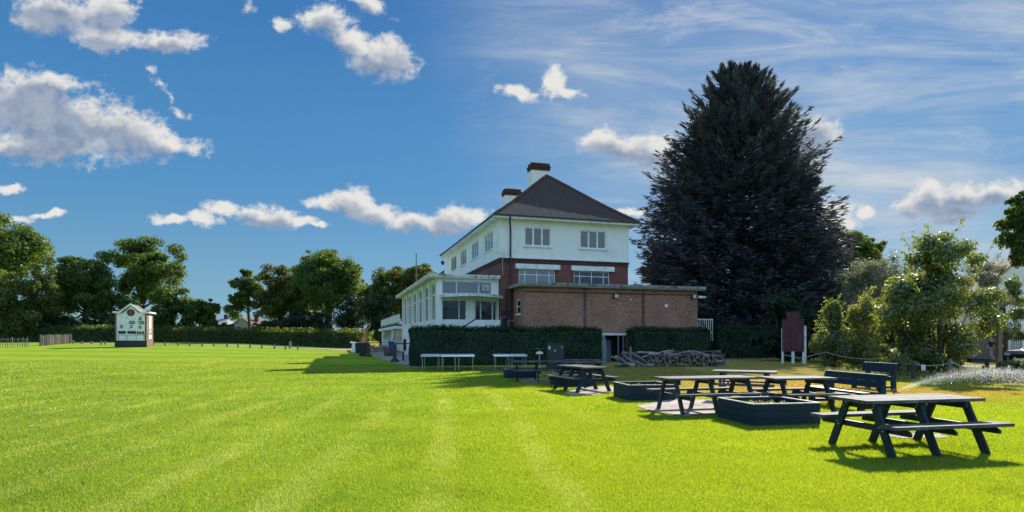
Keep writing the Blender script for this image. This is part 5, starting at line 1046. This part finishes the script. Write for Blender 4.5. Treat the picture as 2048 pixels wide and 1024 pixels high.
# ------------------------------------------------------------------ paling fences and marker posts
def paling(label, px0, px1, py0, py1, top0, top1, seed):
    a, b = gp(px0, py0), gp(px1, py1); rg = random.Random(seed); t = empty('paling_fence', a, math.atan2(b.y-a.y, b.x-a.x), label, 'fence', 'chestnut paling fences'); L = Vector((b.x-a.x, b.y-a.y)).length; h0 = (py0-top0)/F*a.y; h1 = (py1-top1)/F*b.y
    k = MB(); n = int(L/.24)
    for i in range(n+1):
        x = L*i/n; h = h0+(h1-h0)*i/n; zt_ = (b.z-a.z)*i/n; l = rg.uniform(-.06,.06); k.beam((x,0,zt_),(x+l,rg.uniform(-.03,.03),zt_+h*rg.uniform(.9,1.06)),.09,.035)
    k.build('pale', M['oldwood'], t); w_ = MB()
    for f in (.3,.8): w_.tube([(0,.03,h0*f),(L,.03,h1*f+b.z-a.z)], .025, 5)
    w_.build('wire', M['steel'], t)
    for x in (0, L): MB().tube([(x,.08,-.1),(x,.08,(h0 if x == 0 else h1)*1.1)], .06, 7).build('stake', M['barkdark'], t)
paling('paling fence at the left edge with the big olive tree behind', -40, 55, 695, 694, 674, 675, 1)
paling('taller paling fence nearer the scoreboard with a gap before it', 81, 143, 692, 686.5, 670, 668, 2)
for i, (px, py, w_, h_) in enumerate([(146,687,.3,.55),(164,688,.22,.5),(183,688.5,.22,.5),(202,689.5,.22,.55),(210,689.5,.22,.5),(307,690.5,.2,.5),(330,691,.2,.5),(356,691.5,.2,.5),(379,692,.2,.5),(404,692.5,.2,.45),(427.6,692.5,.2,.45),(454,694,.2,.5),(476,695,.2,.5),(500,696,.2,.45),(523.5,697,.2,.5),(549,698,.2,.6),(571,699,.2,.5),(595.6,699.5,.2,.5)]):
    b = gp(px, py); k = MB(); k.tube([(0,0,-.1),(0,0,h_*.92),(0,0,h_)], [w_*.55,w_*.55,w_*.45], 8); tag(k.build('marker_post', M['oldwood'], loc=b, smooth=False), 'stubby wooden marker post on the far edge of the field', 'post', 'marker posts along the far path')
b = gp(580, 697); MB_ = MB(); MB_.box(-.12,.12,-.1,.1,-.1,1.0); tag(MB_.build('signpost', M['oldwood'], loc=b), 'single tall square post by the far hedge among the stubby ones', 'post')
# ------------------------------------------------------------------ houses beyond
def house(name, label, px, d, w, dp, eave, ridge, ang, wallm, roofm='tile', wins=((-.3,.35),(.3,.35),(-.3,.75),(.3,.75)), gable=False, cat='house'):
    b = gx(px, d); t = empty(name, b, R(ang), label, cat); a = w/2
    k = MB(); k.box(-a,a,0,dp,-.3,eave)
    if gable: k.prism([(-a,0,eave),(a,0,eave),(0,0,ridge-.05)], (0,dp,0))
    k.build('wall', M[wallm], t); r_ = MB(); o = .35
    if gable:
        for s in (-1, 1): r_.prism([(s*(a+o),-o,eave-.3),(0,-o,ridge),(0,-o,ridge+.15),(s*(a+o),-o,eave-.15)], (0,dp+2*o,0))
    else: r_.add([(-a-o,-o,eave),(a+o,-o,eave),(a+o,dp+o,eave),(-a-o,dp+o,eave),(-a*.45,dp/2,ridge),(a*.45,dp/2,ridge)], [(0,1,5,4),(1,2,5),(2,3,4,5),(3,0,4),(3,2,1,0)])
    rt = r_.build('roof', M[roofm], t); c = MB(); c.box(a*.3,a*.3+.9,dp*.5-.35,dp*.5+.35,ridge-.8,ridge+1.1); c.build('chimney', M['chimneybrick'], rt)
    for fx, fz in wins:
        x, z = fx*w, fz*eave; k = MB(); k.box(x-.75,x+.75,-.05,-.003,z-.62,z+.62); wi = k.build('window', M['whitepaint'], t); k = MB()
        for s in (-1, 1): k.box(x+s*.36-.30,x+s*.36+.30,-.065,-.052,z-.52,z+.52)
        k.build('pane', M['glass'], wi)
    k = MB(); k.box(-.5,.5,-.05,-.003,0,2.05); k.build('door', M['cabinet'], t); return t
house('far_house', 'brick house with brown roof glimpsed in the gap of the far trees', 432, 165, 6, 8, 4.4, 6.2, 8, 'brick', roofm='concrete')
house('far_house', 'house with a grey gable and dark roof behind the bare trunk', 484, 160, 8, 8, 3.6, 6.0, -10, 'concrete', gable=True, roofm='darkbrick')
house('far_house', 'white house low among the trunks under the great far tree', 618, 158, 10, 8, 3.4, 5.4, 5, 'white')
house('white_house', 'white rendered house with gabled brown roof behind the right border', 2052, 62, 9.5, 9, 6.2, 10.2, -14, 'white', gable=True, wins=((-.28,.30),(.25,.30),(-.26,.74),(.24,.74)))
# road side: board fence, picket gate, car, walkers
def fence(name, label, px0, d0, px1, d1, h, bw, gap, m_, pick=False, seed=0):
    a, b = gx(px0, d0), gx(px1, d1); t = empty(name, a, math.atan2(b.y-a.y, b.x-a.x), label, 'fence'); L = Vector((b.x-a.x, b.y-a.y)).length; k = MB(); x = 0; rg = random.Random(seed)
    while x < L-bw:
        hh = h*rg.uniform(.96,1.02); k.prism([(x,0,.05),(x+bw,0,.05),(x+bw,0,hh-.08*pick),(x+bw/2,0,hh+.02),(x,0,hh-.08*pick)], (0,.025,0)); x += bw+gap
    k.build('boards', M[m_], t)
    for z in (.3, h*.75): MB().box(0,L,.026,.08,z-.04,z+.04).build('rail', M[m_], t)
    for x in (0, L): MB().box(x-.05,x+.05,.03,.13,-.1,h).build('post', M[m_], t)
fence('board_fence', 'brown board fence behind the walkers and the biggest shrub', 1915, 42, 1996, 41, 1.55, .14, .012, 'oldwood')
fence('board_fence', 'red brown board fence panel between the bent post and the picket fence', 2001, 41, 2016, 41, 1.7, .15, .01, 'crate', seed=2)
fence('picket_fence', 'white picket fence standing above the parked black car', 2016, 38.5, 2043, 37.5, 1.45, .085, .075, 'whitepaint', True)
def car(label, x, y, ang):
    t = empty('parked_car', (x, y, 0), R(ang), label, 'car'); L, Wc = 4.1, 1.72
    prof = [(-2.05,.45,.30),(-2.03,.75,.78),(-1.85,.92,.84),(-1.0,1.0,.86),(-.35,1.42,.62),(.6,1.46,.62),(1.45,1.35,.62),(1.95,.98,.82),(2.05,.75,.80),(2.05,.40,.6)]
    k = MB(); rows = []
    for x_, zt_, wt in prof:
        zs_ = min(zt_, .92); rows.append([(x_,-.80,.28),(x_,-.86,.55),(x_,-.84,zs_),(x_,-wt*.98,zt_),(x_,wt*.98,zt_),(x_,.84,zs_),(x_,.86,.55),(x_,.80,.28)])
    for i in range(len(rows)-1):
        for j in range(7): k.quad(rows[i][j], rows[i][j+1], rows[i+1][j+1], rows[i+1][j])
        k.quad(rows[i][7], rows[i][0], rows[i+1][0], rows[i+1][7])
    k.add(rows[0], [tuple(range(8))]); k.add(rows[-1], [tuple(range(7,-1,-1))])
    bo = k.build('body', M['carpaint'], t, smooth=False, bevel=.02)
    k = MB()
    for s_ in (-1, 1): k.prism([(-.80,s_*.846,.95),(1.55,s_*.846,.97),(1.25,s_*.70,1.33),(-.30,s_*.70,1.37)], (0,s_*.012,0))
    k.prism([(-.98,-.72,1.012),(-.98,.72,1.012),(-.42,.58,1.40),(-.42,-.58,1.40)], (-.012,0,.006)); k.build('window', M['glass'], t)
    for x_ in (-1.3, 1.28):
        for s_ in (-1, 1):
            k = MB(); k.tube([(x_,s_*.70,.31),(x_,s_*.875,.31)], .31, 18); wh = k.build('wheel', M['black'], t); k = MB(); k.tube([(x_,s_*.876,.31),(x_,s_*.89,.31)], .2, 12); k.build('rim', M['steel'], wh)
    for s_ in (-1, 1): MB().prism([(-2.055,s_*.45,.66),(-2.055,s_*.78,.68),(-2.04,s_*.78,.80),(-2.05,s_*.45,.77)], (-.01,0,0)).build('headlight', M['steel'], t)
    MB().box(-2.075,-2.056,-.26,.26,.42,.53).build('number_plate', M['whitepaint'], t); return t
b = gx(2050, 31.5); car('black car parked at the right edge below the picket fence', b.x+1.7, b.y+.3, 8)
# ---- walkers on the road, seen from behind
def person(label, loc, yaw, shirt, trousers, hat=None, hair=(.05,.03,.02), h=1.72, stride=.22, bag=None):
    t = empty('person', loc, yaw, label, 'person', 'people walking on the road'); s_ = h/1.75
    def skin(name, pts, edges, mt, parent=t, root=0, sub=2):
        me = bpy.data.meshes.new(name); me.from_pydata([tuple(Vector(p[:3])*s_) for p in pts], edges, []); me.materials.append(mt); o = bpy.data.objects.new(name, me); COL.objects.link(o); o.parent = parent
        bm = bmesh.new(); bm.from_mesh(me); sl = bm.verts.layers.skin.verify(); bm.verts.ensure_lookup_table()
        for i, p in enumerate(pts): bm.verts[i][sl].radius = (p[3]*s_, (p[4] if len(p) > 4 else p[3])*s_); bm.verts[i][sl].use_root = (i == root)
        bm.to_mesh(me); bm.free(); md = o.modifiers.new('skin', 'SKIN'); md.use_smooth_shade = True; o.modifiers.new('sub', 'SUBSURF').levels = sub; o.modifiers['sub'].render_levels = sub; return o
    a = stride   # x lateral, y forward
    P = [(0,0,.95,.14,.10),(0,0,1.15,.13,.09),(0,0,1.36,.17,.10),(0,.01,1.48,.055),(0,.02,1.58,.075,.085),(0,.03,1.68,.075,.085),
         (.17,0,1.40,.055),(.23,-.08,1.13,.042),(.22,.06,.90,.032),(.215,.10,.82,.035,.02),
         (-.17,0,1.40,.055),(-.23,.06,1.13,.042),(-.22,.16,.92,.032),(-.215,.20,.84,.035,.02),
         (.09,0,.90,.085),(.10,a*.55,.50,.06),(.10,a*.5,.10,.045),(.10,a*.5+.13,.04,.035),
         (-.09,0,.90,.085),(-.10,-a*.25,.50,.06),(-.10,-a*1.2,.14,.045),(-.10,-a*1.2+.11,.05,.035)]
    Ed = [(0,1),(1,2),(2,3),(3,4),(4,5),(2,6),(6,7),(7,8),(8,9),(2,10),(10,11),(11,12),(12,13),(0,14),(14,15),(15,16),(16,17),(0,18),(18,19),(19,20),(20,21)]
    skin('body', P, Ed, M['skin'])
    sh = [(0,0,.93,.165,.125),(0,0,1.15,.155,.115),(0,0,1.37,.19,.122),(.185,0,1.40,.075),(.225,-.06,1.20,.062),(-.185,0,1.40,.075),(-.225,.045,1.20,.062)]
    skin('shirt', sh, [(0,1),(1,2),(2,3),(3,4),(2,5),(5,6)], shirt)
    tr_ = [(0,0,.97,.165,.12),(.09,0,.88,.105),(.10,a*.55,.50,.08),(.10,a*.5,.13,.065),(-.09,0,.88,.105),(-.10,-a*.25,.50,.08),(-.10,-a*1.2,.17,.065)]
    skin('trousers', tr_, [(0,1),(1,2),(2,3),(0,4),(4,5),(5,6)], trousers)
    hm = mat('hair', hair, tuple(x*.6 for x in hair), .7, 30) if not hat else hat
    skin('hat' if hat else 'hair', [(0,.0,1.655,.088,.096),(0,.0,1.72,.072,.08)] + ([(0,.12,1.665,.05,.02)] if hat else [(0,-.04,1.60,.07)]), [(0,1),(0,2)], hm)
    f = MB()
    for sx_ in (-.032,.032): f.box((sx_-.012)*s_,(sx_+.012)*s_,.108*s_,.122*s_,1.632*s_,1.646*s_)
    f.prism([(-.014*s_,.11*s_,1.585*s_),(.014*s_,.11*s_,1.585*s_),(0,.11*s_,1.63*s_)], (0,.022*s_,0)); f.box(-.025*s_,.025*s_,.105*s_,.118*s_,1.555*s_,1.563*s_); f.build('face', mat('face_features', (.2,.09,.07), (.15,.07,.06), .6, 9), t)
    for q in (16, 20):
        c = P[q]; MB().prism([((c[0]-.05)*s_,(c[1]-.08)*s_,max(0,c[2]-.12)*s_),((c[0]+.05)*s_,(c[1]-.08)*s_,max(0,c[2]-.12)*s_),((c[0]+.05)*s_,(c[1]+.19)*s_,max(0,c[2]-.12)*s_),((c[0]-.05)*s_,(c[1]+.19)*s_,max(0,c[2]-.12)*s_)], (0,0,.09*s_)).build('shoe', M['black'], t, bevel=.02)
    for sgn, c, w in ((1, P[9], P[8]), (-1, P[13], P[12])):
        for i in range(4):
            f_ = [(c[0]+sgn*.0,c[1]-.03+.02*i,c[2]-.01,.010),(c[0]+.002*sgn,c[1]-.028+.02*i,c[2]-.05,.009),(c[0]-.008*sgn,c[1]-.022+.02*i,c[2]-.085+.006*abs(i-1.5),.007)]; skin('finger', f_, [(0,1),(1,2)], M['skin'], sub=1)
        skin('thumb', [(c[0],c[1]+.03,c[2]+.02,.011),(c[0]-.015*sgn,c[1]+.06,c[2]-.01,.010),(c[0]-.02*sgn,c[1]+.065,c[2]-.04,.008)], [(0,1),(1,2)], M['skin'], sub=1)
    return t
C_ = lambda n, c: mat(n, c, tuple(x*.7 for x in c), .85, 14)
person('person in a dark top, white cap and grey trousers walking away on the road', gx(1983, 40.2), R(14), C_('navy_top', (.012,.018,.04)), C_('grey_trousers', (.30,.32,.35)), C_('white_cap', (.65,.66,.66)), h=1.66)
person('bare headed person in a dark coat half hidden by the bent post', gx(1996.5, 37.5), R(-6), C_('dark_coat', (.035,.028,.034)), C_('brown_trousers', (.10,.06,.05)), h=1.70, stride=.2)
